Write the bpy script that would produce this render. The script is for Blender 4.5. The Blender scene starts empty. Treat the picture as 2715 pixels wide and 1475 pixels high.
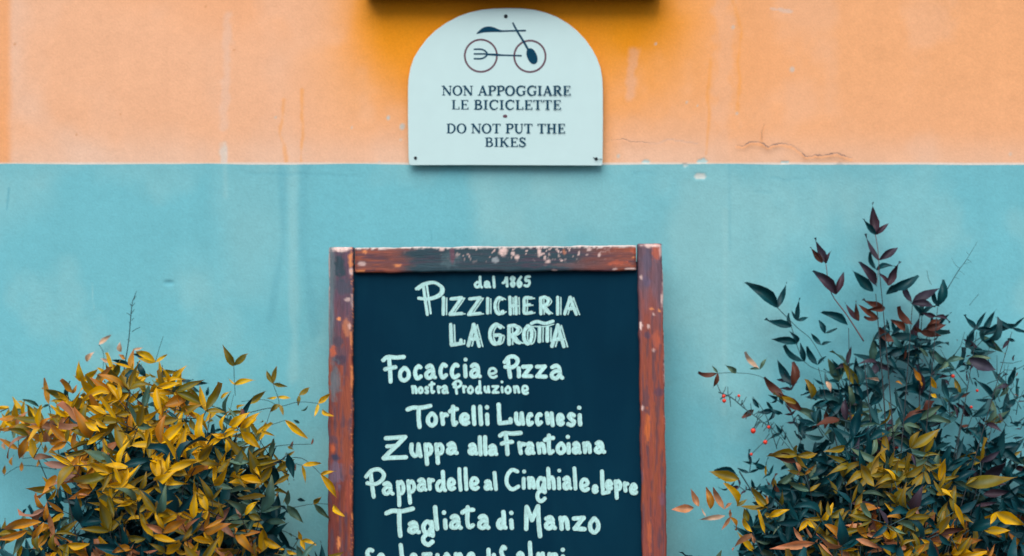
import bpy, math, random
import numpy as np
from mathutils import Matrix, Vector, Euler

# ------------------------------------------------------------------ camera, sky, sun, exposure
scn = bpy.context.scene
CAMY, CAMZ, S = -2.54, 1.18, 0.0007          # 1 photo pixel = 0.7 mm at 2.5 m
cam_d = bpy.data.cameras.new("camera"); cam = bpy.data.objects.new("camera", cam_d)
scn.collection.objects.link(cam); scn.camera = cam
cam.location = (0, CAMY, CAMZ); cam.rotation_euler = (math.radians(90), 0, 0)
cam_d.sensor_width = 36; cam_d.lens = 36*2.5/(2715*S)
cam_d.clip_start = 0.05; cam_d.clip_end = 500
cam_d.dof.use_dof = True; cam_d.dof.focus_distance = 2.26; cam_d.dof.aperture_fstop = 2.0

SUN_EL, SUN_AZ = 52.0, -20.0                  # azimuth from straight in front of the wall, minus = from the left
world = bpy.data.worlds.new("World"); scn.world = world; world.use_nodes = True
wn = world.node_tree; bg = wn.nodes["Background"]
sky = wn.nodes.new("ShaderNodeTexSky"); sky.sky_type = 'NISHITA'; sky.sun_disc = False
sky.sun_elevation = math.radians(SUN_EL); sky.sun_rotation = math.radians(180+SUN_AZ)
sky.air_density = 1.0; sky.dust_density = 3.0; sky.ozone_density = 1.0
wn.links.new(sky.outputs[0], bg.inputs[0]); bg.inputs[1].default_value = 0.05
sun_d = bpy.data.lights.new("sun", 'SUN'); sun = bpy.data.objects.new("sun", sun_d)
scn.collection.objects.link(sun)
sun_d.energy = 1.5; sun_d.angle = math.radians(50); sun_d.color = (1.0, 0.95, 0.88)
el, az = math.radians(SUN_EL), math.radians(SUN_AZ)
to_sun = Vector((math.cos(el)*math.sin(az), -math.cos(el)*math.cos(az), math.sin(el)))
sun.rotation_euler = to_sun.to_track_quat('Z', 'Y').to_euler()
scn.view_settings.view_transform = 'Standard'; scn.view_settings.look = 'None'
scn.view_settings.gamma = 1.0; scn.view_settings.use_curve_mapping = False
scn.view_settings.exposure = 1.0

rnd = random.Random(7)
rng = np.random.RandomState(11)

# ------------------------------------------------------------------ helpers
def lin(r, g, b):
    def f(c):
        c /= 255.0
        return c/12.92 if c <= 0.04045 else ((c+0.055)/1.055)**2.4
    return (f(r), f(g), f(b))

def at(px, py, y):
    """world point seen at photo pixel px, py at depth plane y"""
    d = (y-CAMY)/2.5*S
    return Vector(((px-1357.5)*d, y, CAMZ-(py-737.5)*d))

def link(o, parent=None):
    scn.collection.objects.link(o)
    if parent: o.parent = parent
    return o

def tag(o, label, cat, group=None, kind=None):
    if label: o['label'] = label
    if cat: o['category'] = cat
    if group: o['group'] = group
    if kind: o['kind'] = kind
    return o

def empty(name, loc):
    o = bpy.data.objects.new(name, None); o.location = loc; o.empty_display_size = .05
    return link(o)

def mesh_obj(name, verts, faces, mat=None, parent=None, smooth=False, world_pts=True):
    me = bpy.data.meshes.new(name); me.from_pydata([tuple(v) for v in verts], [], faces); me.update()
    o = bpy.data.objects.new(name, me)
    if mat: me.materials.append(mat)
    if smooth: me.polygons.foreach_set("use_smooth", [True]*len(me.polygons))
    link(o, parent)
    if parent is not None and world_pts:
        o.matrix_parent_inverse = parent_world(parent).inverted()
    return o

def parent_world(p):
    m = Matrix.LocRotScale(p.location, p.rotation_euler, p.scale)
    if p.parent: m = parent_world(p.parent) @ p.matrix_parent_inverse @ m
    return m

def set_col(me, cols):
    a = me.color_attributes.new("Col", 'FLOAT_COLOR', 'POINT')
    c = np.ones((len(cols), 4), dtype=np.float32); c[:, :3] = cols
    a.data.foreach_set("color", c.ravel())

def box(name, c, s, mat, parent=None, bevel=0.003, rot=None):
    hx, hy, hz = s[0]/2, s[1]/2, s[2]/2
    b = min(bevel, hx*.6, hy*.6, hz*.6)
    import bmesh
    bm = bmesh.new(); bmesh.ops.create_cube(bm, size=1)
    for v in bm.verts: v.co = Vector((v.co.x*s[0], v.co.y*s[1], v.co.z*s[2]))
    if b > 0: bmesh.ops.bevel(bm, geom=list(bm.edges), offset=b, segments=2, affect='EDGES')
    M = Matrix.Translation(c) @ (rot if rot else Matrix.Identity(4))
    bm.transform(M)
    me = bpy.data.meshes.new(name); bm.to_mesh(me); bm.free()
    o = bpy.data.objects.new(name, me); me.materials.append(mat); link(o, parent)
    if parent is not None: o.matrix_parent_inverse = parent_world(parent).inverted()
    return o

def noise2(x, y, seed=0):
    """smooth value noise, arrays in cells"""
    r = np.random.RandomState(seed).rand(256, 256)
    xi = np.floor(x).astype(int); yi = np.floor(y).astype(int)
    fx = x-xi; fy = y-yi
    fx = fx*fx*(3-2*fx); fy = fy*fy*(3-2*fy)
    a = r[yi % 256, xi % 256]; b = r[yi % 256, (xi+1) % 256]
    c = r[(yi+1) % 256, xi % 256]; d = r[(yi+1) % 256, (xi+1) % 256]
    return (a*(1-fx)+b*fx)*(1-fy)+(c*(1-fx)+d*fx)*fy

def fbm(x, y, seed=0, oct=4):
    t = 0; amp = .5; s = 0
    for k in range(oct):
        t = t+amp*noise2(x*2**k, y*2**k, seed+k*13); s += amp; amp *= .5
    return t/s

def sstep(a, b, x):
    t = np.clip((x-a)/(b-a), 0, 1); return t*t*(3-2*t)

def seg_dist(px, py, pts):
    """distance of arrays px, py to a polyline, and parameter along it"""
    best = np.full(px.shape, 1e9)
    for (x0, y0), (x1, y1) in zip(pts[:-1], pts[1:]):
        dx, dy = x1-x0, y1-y0; L = dx*dx+dy*dy+1e-9
        t = np.clip(((px-x0)*dx+(py-y0)*dy)/L, 0, 1)
        best = np.minimum(best, np.hypot(px-x0-t*dx, py-y0-t*dy))
    return best

def mixc(c, col, m):
    m = np.clip(m, 0, 1)[..., None]
    return c*(1-m)+np.array(col)*m

def tube(verts, faces, pts, r0, r1, n=5):
    base = len(verts); m = len(pts)
    for i, p in enumerate(pts):
        d = (pts[min(i+1, m-1)]-pts[max(i-1, 0)]).normalized()
        u = d.cross(Vector((0.3, 1, .2))).normalized(); w = d.cross(u)
        r = r0+(r1-r0)*i/max(1, m-1)
        for k in range(n):
            a = 2*math.pi*k/n
            verts.append(p+u*(r*math.cos(a))+w*(r*math.sin(a)))
    for i in range(m-1):
        for k in range(n):
            a = base+i*n+k; b = base+i*n+(k+1) % n
            faces.append((a, b, b+n, a+n))
    faces.append(tuple(base+k for k in range(n))[::-1]); faces.append(tuple(base+(m-1)*n+k for k in range(n)))

# ------------------------------------------------------------------ materials
def new_mat(name):
    m = bpy.data.materials.new(name); m.use_nodes = True
    return m, m.node_tree, m.node_tree.nodes["Principled BSDF"]

def plain(name, col, rough=.6, metal=0, noise=.0, scale=40, bump=0.0):
    m, nt, b = new_mat(name)
    b.inputs['Base Color'].default_value = (*col, 1); b.inputs['Roughness'].default_value = rough
    b.inputs['Metallic'].default_value = metal
    if noise or bump:
        tc = nt.nodes.new("ShaderNodeTexCoord"); n = nt.nodes.new("ShaderNodeTexNoise")
        n.inputs['Scale'].default_value = scale; n.inputs['Detail'].default_value = 6
        nt.links.new(tc.outputs['Object'], n.inputs['Vector'])
        if noise:
            mx = nt.nodes.new("ShaderNodeMix"); mx.data_type = 'RGBA'
            mx.inputs[6].default_value = (*[c*(1-noise) for c in col], 1)
            mx.inputs[7].default_value = (*[min(1, c*(1+noise)) for c in col], 1)
            nt.links.new(n.outputs[0], mx.inputs[0]); nt.links.new(mx.outputs[2], b.inputs['Base Color'])
        if bump:
            bp = nt.nodes.new("ShaderNodeBump"); bp.inputs['Strength'].default_value = 1
            bp.inputs['Distance'].default_value = bump
            nt.links.new(n.outputs[0], bp.inputs['Height']); nt.links.new(bp.outputs[0], b.inputs['Normal'])
    return m

def attr_mat(name, rough, scale, stretch, amt, bump, spec=.5):
    """colour from the mesh's paint attribute, broken up by fine grain"""
    m, nt, b = new_mat(name); N, L = nt.nodes, nt.links
    at_ = N.new("ShaderNodeAttribute"); at_.attribute_name = "Col"
    tc = N.new("ShaderNodeTexCoord"); mp = N.new("ShaderNodeMapping"); mp.inputs['Scale'].default_value = stretch
    L.new(tc.outputs['Object'], mp.inputs[0])
    n1 = N.new("ShaderNodeTexNoise"); n1.inputs['Scale'].default_value = scale; n1.inputs['Detail'].default_value = 8
    n1.inputs['Roughness'].default_value = .7
    n2 = N.new("ShaderNodeTexNoise"); n2.inputs['Scale'].default_value = scale*4; n2.inputs['Detail'].default_value = 4
    L.new(mp.outputs[0], n1.inputs['Vector']); L.new(mp.outputs[0], n2.inputs['Vector'])
    ad = N.new("ShaderNodeMath"); ad.operation = 'ADD'; L.new(n1.outputs[0], ad.inputs[0]); L.new(n2.outputs[0], ad.inputs[1])
    mr = N.new("ShaderNodeMapRange"); mr.inputs[1].default_value = .6; mr.inputs[2].default_value = 1.4
    mr.inputs[3].default_value = 1-amt; mr.inputs[4].default_value = 1+amt
    L.new(ad.outputs[0], mr.inputs[0])
    vm = N.new("ShaderNodeVectorMath"); vm.operation = 'SCALE'
    L.new(at_.outputs['Color'], vm.inputs[0]); L.new(mr.outputs[0], vm.inputs['Scale'])
    L.new(vm.outputs[0], b.inputs['Base Color'])
    b.inputs['Roughness'].default_value = rough
    b.inputs['Specular IOR Level'].default_value = spec
    bp = N.new("ShaderNodeBump"); bp.inputs['Strength'].default_value = 1; bp.inputs['Distance'].default_value = bump
    L.new(ad.outputs[0], bp.inputs['Height']); L.new(bp.outputs[0], b.inputs['Normal'])
    return m

M_plaster = attr_mat("painted_plaster", .9, 70, (1, 1, 1), .075, .00028, .2)
M_wood_v = attr_mat("worn_wood_upright", .6, 240, (1, 1, .05), .36, .0005)
M_wood_h = attr_mat("worn_wood_crossways", .6, 240, (.05, 1, 1), .34, .0005)
M_slate = plain("dark_blackboard", (.0009, .027, .056), .75, 0, .22, 7, .0001)
_nt = M_slate.node_tree; _b = _nt.nodes["Principled BSDF"]     # wiped chalk haze over the slate
_tc = _nt.nodes.new("ShaderNodeTexCoord"); _mp = _nt.nodes.new("ShaderNodeMapping"); _mp.inputs['Scale'].default_value = (5, 1, 1.4); _mp.inputs['Rotation'].default_value = (0, .5, 0)
_n = _nt.nodes.new("ShaderNodeTexNoise"); _n.inputs['Scale'].default_value = 1.6; _n.inputs['Detail'].default_value = 9; _n.inputs['Roughness'].default_value = .62; _n.inputs['Distortion'].default_value = .6
_nt.links.new(_tc.outputs['Object'], _mp.inputs[0]); _nt.links.new(_mp.outputs[0], _n.inputs['Vector'])
_r = _nt.nodes.new("ShaderNodeMapRange"); _r.inputs[1].default_value = .42; _r.inputs[2].default_value = .78; _r.inputs[3].default_value = 0; _r.inputs[4].default_value = .62
_nt.links.new(_n.outputs[0], _r.inputs[0])
_m = _nt.nodes.new("ShaderNodeMix"); _m.data_type = 'RGBA'; _src = _b.inputs['Base Color'].links[0].from_socket
_nt.links.new(_r.outputs[0], _m.inputs[0]); _nt.links.new(_src, _m.inputs[6]); _m.inputs[7].default_value = (.004, .048, .082, 1)
_nt.links.new(_m.outputs[2], _b.inputs['Base Color'])
M_slate.node_tree.nodes["Principled BSDF"].inputs["Specular IOR Level"].default_value = .05
M_chalk = attr_mat("chalk_marker", .9, 520, (1, 1, .22), .34, .0001, .1)
M_core = plain("masonry", (.32, .29, .25), .9, 0, .2, 20)
M_signmetal = plain("white_enamel", (.585, .82, .845), .45, 0, .035, 30, .0001)
M_ink = plain("dark_teal_print", lin(0, 64, 92), .6, 0, .15, 300)
M_ink.node_tree.nodes["Principled BSDF"].inputs["Specular IOR Level"].default_value = .1
M_brownink = plain("brown_print", lin(96, 62, 80), .6)
M_screw = plain("dark_screw", (.012, .02, .03), .5, .6)
M_case = plain("dark_bronze_metal", (.03, .025, .02), .45, .7, .2, 30)
M_soil = plain("soil", (.03, .02, .014), .95, 0, .4, 60, .004)
M_pot = plain("terracotta", (.36, .13, .06), .85, 0, .2, 25, .0008)
M_stem = plain("bark_stem", (.018, .026, .032), .8, 0, .4, 120)
M_twig = plain("thin_twig", (.03, .085, .10), .8, 0, .3, 120)
M_redtwig = plain("red_twig", (.16, .05, .055), .7, 0, .3, 120)
M_berry = plain("red_berry", (.75, .045, .02), .25)

def leaf_mat(name, c0, c1, tip, rough=.42, trans=.22, mid=None):
    m, nt, b = new_mat(name); N, L = nt.nodes, nt.links
    uv = N.new("ShaderNodeUVMap"); uv.uv_map = "UVMap"
    sx = N.new("ShaderNodeSeparateXYZ"); L.new(uv.outputs[0], sx.inputs[0])
    oi = N.new("ShaderNodeObjectInfo"); ge = N.new("ShaderNodeNewGeometry")
    ad = N.new("ShaderNodeMath"); ad.operation = 'ADD'
    L.new(oi.outputs['Random'], ad.inputs[0]); L.new(ge.outputs['Random Per Island'], ad.inputs[1])
    fr = N.new("ShaderNodeMath"); fr.operation = 'FRACT'; L.new(ad.outputs[0], fr.inputs[0])
    mx = N.new("ShaderNodeMix"); mx.data_type = 'RGBA'
    mx.inputs[6].default_value = (*c0, 1); mx.inputs[7].default_value = (*c1, 1)
    L.new(fr.outputs[0], mx.inputs[0])
    # tip tint
    tr = N.new("ShaderNodeMapRange"); tr.interpolation_type = 'SMOOTHSTEP'
    tr.inputs[1].default_value = .55; tr.inputs[2].default_value = 1.0
    tr.inputs[3].default_value = 0; tr.inputs[4].default_value = .75
    L.new(sx.outputs[1], tr.inputs[0])
    mt = N.new("ShaderNodeMix"); mt.data_type = 'RGBA'; L.new(tr.outputs[0], mt.inputs[0])
    L.new(mx.outputs[2], mt.inputs[6]); mt.inputs[7].default_value = (*tip, 1)
    # midrib: paler or greener along the centre
    ab = N.new("ShaderNodeMath"); ab.operation = 'SUBTRACT'; L.new(sx.outputs[0], ab.inputs[0]); ab.inputs[1].default_value = .5
    aa = N.new("ShaderNodeMath"); aa.operation = 'ABSOLUTE'; L.new(ab.outputs[0], aa.inputs[0])
    mr = N.new("ShaderNodeMapRange"); mr.interpolation_type = 'SMOOTHSTEP'
    mr.inputs[1].default_value = 0; mr.inputs[2].default_value = .30; mr.inputs[3].default_value = .55; mr.inputs[4].default_value = 0
    L.new(aa.outputs[0], mr.inputs[0])
    tc = N.new("ShaderNodeTexCoord"); no = N.new("ShaderNodeTexNoise"); no.inputs['Scale'].default_value = 3.1
    no.inputs['Detail'].default_value = 4
    no.noise_dimensions = '4D'; L.new(tc.outputs['Object'], no.inputs['Vector'])
    sc = N.new("ShaderNodeMath"); sc.operation = 'MULTIPLY'; sc.inputs[1].default_value = 9; L.new(fr.outputs[0], sc.inputs[0])
    L.new(sc.outputs[0], no.inputs['W'])
    m5 = N.new("ShaderNodeMath"); m5.operation = 'MULTIPLY'; L.new(mr.outputs[0], m5.inputs[0]); L.new(no.outputs[0], m5.inputs[1])
    mm = N.new("ShaderNodeMix"); mm.data_type = 'RGBA'; L.new(m5.outputs[0], mm.inputs[0])
    L.new(mt.outputs[2], mm.inputs[6]); mm.inputs[7].default_value = (*(mid or (.10, .24, .16)), 1)
    hv = N.new("ShaderNodeMapRange"); hv.inputs[1].default_value = .3; hv.inputs[2].default_value = .7
    hv.inputs[3].default_value = .62; hv.inputs[4].default_value = 1.22; L.new(no.outputs[0], hv.inputs[0])
    vm = N.new("ShaderNodeVectorMath"); vm.operation = 'SCALE'; L.new(mm.outputs[2], vm.inputs[0]); L.new(hv.outputs[0], vm.inputs['Scale'])
    L.new(vm.outputs[0], b.inputs['Base Color'])
    b.inputs['Roughness'].default_value = rough; b.inputs['Specular IOR Level'].default_value = .22
    out = N["Material Output"]; ts = N.new("ShaderNodeBsdfTranslucent"); L.new(vm.outputs[0], ts.inputs[0])
    ms = N.new("ShaderNodeMixShader"); ms.inputs[0].default_value = trans
    L.new(b.outputs[0], ms.inputs[1]); L.new(ts.outputs[0], ms.inputs[2]); L.new(ms.outputs[0], out.inputs[0])
    return m

LM = {
 'gold':   leaf_mat("golden_leaf", (.74, .41, .002), (.90, .54, .003), (.78, .40, .005)),
 'olive':  leaf_mat("olive_leaf", (.20, .165, .010), (.36, .23, .012), (.38, .21, .03), mid=(.07, .22, .20)),
 'amber':  leaf_mat("amber_leaf", (.56, .22, .015), (.70, .31, .02), (.56, .17, .06)),
 'peach':  leaf_mat("peach_leaf", (.60, .26, .12), (.70, .33, .16), (.62, .20, .12), mid=(.45, .30, .22)),
 'mauve':  leaf_mat("mauve_leaf", (.36, .19, .15), (.42, .22, .13), (.45, .18, .10), mid=(.40, .28, .24)),
 'teal':   leaf_mat("dark_green_leaf", (.001, .040, .058), (.004, .070, .088), (.010, .070, .09), .45, .08, mid=(.01, .08, .09)),
 'bluet':  leaf_mat("blue_green_leaf", (.010, .085, .11), (.03, .13, .14), (.06, .10, .12), .6, .2, mid=(.05, .18, .2)),
 'greent': leaf_mat("grey_green_leaf", (.05, .14, .12), (.12, .20, .12), (.16, .20, .09), .4, .15, mid=(.10, .26, .26)),
 'maroon': leaf_mat("maroon_leaf", (.036, .038, .062), (.078, .034, .048), (.060, .055, .088), .5, .1, mid=(.06, .06, .09)),
 'rust':   leaf_mat("rust_leaf", (.085, .032, .026), (.17, .052, .028), (.13, .045, .045), .5, .12, mid=(.10, .06, .04)),
 'pale':   leaf_mat("pale_dry_leaf", (.62, .40, .27), (.70, .50, .38), (.80, .62, .58), .6, .2, mid=(.75, .33, .08)),
}

# ------------------------------------------------------------------ the setting
gx = [-60, -8, -2, 2, 8, 60]; gy = [.02, -.6, -2, -5, -12, -60]
gv = [(x, y, 0) for y in gy for x in gx]; gf = [(j*6+i, j*6+i+1, (j+1)*6+i+1, (j+1)*6+i) for j in range(5) for i in range(5)]
M_pave = plain("pavement_stone", (.075, .075, .08), .9, 0, .25, 6, .002)
g = mesh_obj("pavement", gv, gf, M_pave); g['kind'] = 'structure'

# wall: two coats of painted plaster on a masonry core
wall = empty("plastered_wall", (0, 0, 0))
tag(wall, "old plastered house wall, orange above a straight edge and turquoise below it", "wall")
box("masonry_core", (0, .20, 1.8), (9.0, .36, 3.6), M_core, wall, .01)
FX0, FX1 = -1.02, 1.02; ZL = float(at(0, 436, 0).z); FZ0, FZ1 = .58, 1.80; G = .0026
xs = np.concatenate([np.linspace(-4.5, FX0, 60)[:-1], np.arange(FX0, FX1, G), np.linspace(FX1, 4.5, 60)])

def wall_part(name, zs, kind, y0):
    X, Z = np.meshgrid(xs, zs); edge = 0
    lw = (fbm(X*7+3, X*0, 5, 4)-.5)*.0045
    if kind == 'up':
        t = np.clip(1-(Z-ZL)/.02, 0, 1); Z = Z+lw*t
    else:
        t = np.clip(1-(ZL-Z)/.02, 0, 1); Z = Z+lw*t
    dk = (0-CAMY)/2.5*S
    PX = 1357.5+X/dk; PY = 737.5-(Z-CAMZ)/dk                      # position in photo pixels, only as a ruler on the wall
    big = fbm(X*2.2+9, Z*2.2, 31, 4); mid_ = fbm(X*9, Z*7, 37, 4); fine = fbm(X*40, Z*34, 41, 3)
    vert = fbm(X*26, Z*1.6, 47, 3)
    disp = (big-.5)*.006+(mid_-.5)*.0024+(fine-.5)*.0006
    if kind == 'up':
        c = np.zeros(X.shape+(3,))+np.array([.90, .50, .30])
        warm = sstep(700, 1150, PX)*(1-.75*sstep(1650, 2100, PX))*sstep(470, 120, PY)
        c = mixc(c, (.92, .37, .05), warm*.95)  # deeper orange around the sign, painting in the shade of the case
        c = mixc(c, (.93, .42, .18), sstep(.48, .72, big)*.4)
        c = mixc(c, (.93, .43, .18), sstep(1500, 1900, PX)*.42)
        c = mixc(c, (.86, .53, .36), sstep(.50, .70, mid_)*.3)
        c = mixc(c, (.84, .60, .47), sstep(330, 436, PY)*.42*(.5+mid_))
        c = mixc(c, (.84, .62, .50), sstep(.55, .75, fbm(X*5, Z*5, 77, 3))*sstep(900, 300, PX)*.35)
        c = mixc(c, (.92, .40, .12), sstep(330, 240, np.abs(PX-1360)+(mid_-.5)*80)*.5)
        case_shade = sstep(560, 330, np.abs(PX-1362)+(mid_-.5)*90+np.clip(PY-60, 0, 400)*.55)*sstep(400, 60, PY+(mid_-.5)*60)   # shade under the case, painted into the wall colour as deeper orange
        c = mixc(c, (.93, .33, .006), case_shade*.95)
        c = mixc(c, (.90, .38, .13), sstep(42, 15, PX+(mid_-.5)*50)*.7)
        c *= (1+(vert-.5)*.07)[..., None]
        def streak(pts, w, col, s, hard=.5):
            nonlocal c
            d = seg_dist(PX, PY, pts)+(fbm(X*90, Z*60, 61, 2)-.5)*w*1.2
            c = mixc(c, col, sstep(w, w*hard, d)*s)
        O = (.93, .37, .06)
        streak([(751, 265), (748, 314), (741, 353), (751, 384), (758, 430)], 8, O, .45, .1)
        streak([(800, 238), (800, 300), (803, 328), (797, 430)], 7, O, .5, .1)
        streak([(1943, 0), (1955, 43), (1968, 78), (1957, 165), (1963, 208), (1955, 294)], 8, O, .5, .1)
        streak([(1886, 156), (1881, 216), (1877, 251), (1881, 303), (1873, 411)], 7, O, .45, .1)
        streak([(1920, -20), (1920, 436)], 40, (.84, .50, .33), .4, .2)
        streak([(606, 40), (600, 180), (597, 260), (590, 340)], 16, (.80, .60, .50), .35, .1)
        streak([(594, 380), (596, 436)], 14, (.72, .68, .62), .75, .3)
        streak([(1680, 140), (1672, 250)], 20, (.78, .52, .42), .35, .1)
        streak([(2045, 22), (2100, 30)], 6, (.72, .58, .5), .6)
        streak([(1380, 21), (1380, 22)], 3, (.3, .2, .1), .8)
        for (qx, qy, r, s) in [(2102, 183, 9, .6), (1739, 116, 4, .8), (1822, 271, 3, .7), (1850, 280, 4, .7), (1945, 72, 7, .6), (1955, 300, 6, .6),
                            (1029, 312, 6, .9), (1066, 336, 8, .8), (1062, 370, 5, .6), (933, 338, 4, .7), (1005, 431, 5, .9), (730, 311, 4, .6), (2680, 409, 8, .5), (1640, 414, 6, .7)]:
            d = np.hypot((PX-qx), (PY-qy)*.8)+(fine-.5)*r
            c = mixc(c, (.50, .60, .60), sstep(r, r*.3, d)*s)
        for (qx, qy, r) in [(318, 303, 4), (202, 357, 4), (544, 16, 4), (38, 117, 5), (620, 132, 4)]:
            c = mixc(c, (.62, .26, .10), sstep(r, r*.3, np.hypot(PX-qx, PY-qy))*.7)
        cr = [[(1955, 385), (1972, 387), (1990, 377), (2018, 378), (2037, 390), (2054, 383), (2076, 381), (2098, 385), (2119, 398), (2137, 415), (2163, 411), (2180, 412), (2202, 409), (2219, 406), (2236, 413), (2258, 419)],
              [(2026, 329), (2020, 351), (2020, 377)]]
        for k, p in enumerate(cr):
            jit = (fbm(X*150, Z*150, 71, 2)-.5)*4
            d = seg_dist(PX, PY+jit, p); dn = seg_dist(PX, PY-4+jit, p)
            wv = (.35+.9*noise2(X*26, X*0+3+k, 83))
            c = mixc(c, (.42, .36, .34), sstep(2.6, 1.0, d)*wv*(.5, .3)[k])
            c = mixc(c, (.90, .40, .16), sstep(6, 1, dn)*.5)
            disp += sstep(8, 1, d)*.0006*(1, .4)[k]-sstep(14, 2, dn)*.0005*(1, .3)[k]
        for p in [[(1621, 372), (1656, 369), (1674, 376), (1704, 377), (1738, 379), (1773, 370), (1808, 372), (1850, 380)], [(1100, 440), (900, 425), (870, 428)]]:
            d = seg_dist(PX, PY+(fine-.5)*14, p)
            c = mixc(c, (.66, .46, .38), sstep(3.2, .8, d)*.5*noise2(X*20, Z*20, 91)); disp += sstep(4, 1, d)*.0001
        for (qx, qy, rx, ry) in [(1715, 431, 13, 6), (1862, 428, 14, 9), (2083, 431, 10, 5), (1816, 437, 9, 5), (2225, 436, 8, 3)]:
            d = np.hypot((PX-qx)/rx, (PY-qy)/ry)+(fbm(X*160, Z*160, 95, 2)-.5)*1.1
            m = sstep(1.1, .85, d); c = mixc(c, (.50, .70, .70), m); disp += m*.001
        c = mixc(c, (.80, .76, .70), sstep(ZL+.0042, ZL+.0020, Z)*.85)
    else:
        c = np.zeros(X.shape+(3,))+np.array([.175, .54, .635])
        c = mixc(c, (.165, .48, .56), sstep(.40, .70, big)*.55)
        c = mixc(c, (.29, .60, .64), sstep(.48, .72, mid_)*.40)
        c = mixc(c, (.32, .60, .62), sstep(.5, .75, fbm(X*4, Z*3, 53, 3))*.35)
        c = mixc(c, (.17, .49, .57), sstep(520, 440, PY)*.30)
        c *= (1+(vert-.5)*.08)[..., None]
        def streak(pts, w, col, s, hard=.1):
            nonlocal c
            d = seg_dist(PX, PY, pts)+(fbm(X*60, Z*14, 61, 2)-.5)*w*.8
            c = mixc(c, col, sstep(w, w*hard, d)*s)
        D = (.13, .43, .53); P = (.31, .62, .66)
        streak([(777, 440), (778, 700), (782, 1000)], 24, P, .5)
        streak([(748, 440), (752, 640), (738, 720), (715, 850)], 17, D, .42)
        streak([(808, 440), (800, 640), (815, 720), (835, 880)], 20, D, .36)
        streak([(596, 440), (598, 520)], 15, P, .5)
        streak([(1924, 560), (1920, 1100)], 13, P, .45)
        streak([(1935, 440), (1935, 660)], 6, D, .25)
        streak([(23, 500), (18, 555)], 4, D, .8); streak([(243, 750), (248, 820)], 3, P, .6)
        streak([(1142, 610), (1146, 645)], 3, D, .6); streak([(560, 500), (570, 503)], 3, D, .3)
        for p in [[(1680, 459), (1740, 460)], [(2045, 472), (2085, 479), (2150, 470)], [(2005, 506), (2045, 508)], [(2325, 477), (2345, 475)], [(660, 462), (760, 460), (830, 463), (960, 470)]]:
            d = seg_dist(PX, PY+(fine-.5)*10, p); c = mixc(c, D, sstep(7, 1, d)*.4*noise2(X*14, Z*9, 99)); disp += sstep(5, 1, d)*.0002
        d = np.hypot((PX-447)/16, (PY-750)/8); c = mixc(c, D, sstep(1.2, .4, d)*.6); disp += sstep(1.2, .2, d)*.002
        for (qx, qy, rx, ry, s) in [(1858, 467, 15, 9, 1), (1818, 439, 7, 4, .8), (1010, 868, 5, 3, .3)]:
            d = np.hypot((PX-qx)/rx, (PY-qy)/ry)+(fbm(X*160, Z*160, 95, 2)-.5)*.5
            m = sstep(1.1, .8, d)*s; c = mixc(c, (.62, .70, .68), m); disp += m*.0012
    ny, nx = X.shape
    co = np.stack([X, np.zeros_like(X)+y0+np.clip(disp, -.006, .006)+.003, Z], -1).reshape(-1, 3).astype(np.float32)
    idx = np.arange(nx*ny).reshape(ny, nx)
    q = np.stack([idx[:-1, :-1], idx[:-1, 1:], idx[1:, 1:], idx[1:, :-1]], -1).reshape(-1, 4).astype(np.int32)
    me = bpy.data.meshes.new(name); me.vertices.add(len(co)); me.vertices.foreach_set("co", co.ravel())
    me.loops.add(q.size); me.loops.foreach_set("vertex_index", q.ravel())
    me.polygons.add(len(q)); me.polygons.foreach_set("loop_start", np.arange(0, q.size, 4, dtype=np.int32))
    me.polygons.foreach_set("use_smooth", np.ones(len(q), dtype=bool)); me.update(calc_edges=True)
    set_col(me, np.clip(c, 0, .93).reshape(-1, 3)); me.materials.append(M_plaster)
    o = bpy.data.objects.new(name, me); link(o, wall); return o

zlow = np.concatenate([np.linspace(0.002, FZ0, 30)[:-1], np.linspace(FZ0, ZL, int((ZL-FZ0)/G))])
zup = np.concatenate([np.linspace(ZL, FZ1, int((FZ1-ZL)/G)), np.linspace(FZ1, 3.6, 60)[1:]])
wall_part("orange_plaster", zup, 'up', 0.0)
wall_part("turquoise_plaster", zlow, 'low', -.0012)
CRACKS = [[(1955, 385), (1972, 387), (1990, 377), (2018, 378), (2037, 390), (2054, 383), (2076, 381), (2098, 385), (2119, 398), (2137, 415), (2163, 411), (2180, 412), (2202, 409), (2219, 406), (2236, 413), (2258, 419)], [(2026, 329), (2020, 351), (2020, 374)],
          [(1621, 372), (1656, 369), (1674, 376), (1704, 377), (1738, 379)]]

# ------------------------------------------------------------------ ribbons: brush and print strokes
def smooth_pts(pts, n=5):
    if len(pts) < 3: 
        out = []
        for a, b in zip(pts[:-1], pts[1:]):
            out += [tuple(a[k]+(b[k]-a[k])*i/3 for k in range(len(a))) for i in range(3)]
        return out+[pts[-1]]
    P = [pts[0]]+list(pts)+[pts[-1]]; out = []
    for i in range(1, len(P)-2):
        for j in range(n):
            t = j/n; p0, p1, p2, p3 = P[i-1], P[i], P[i+1], P[i+2]
            out.append(tuple(.5*(2*p1[k]+(p2[k]-p0[k])*t+(2*p0[k]-5*p1[k]+4*p2[k]-p3[k])*t*t+(3*p1[k]-p0[k]-3*p2[k]+p3[k])*t**3) for k in range(len(p1))))
    return out+[pts[-1]]

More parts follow.
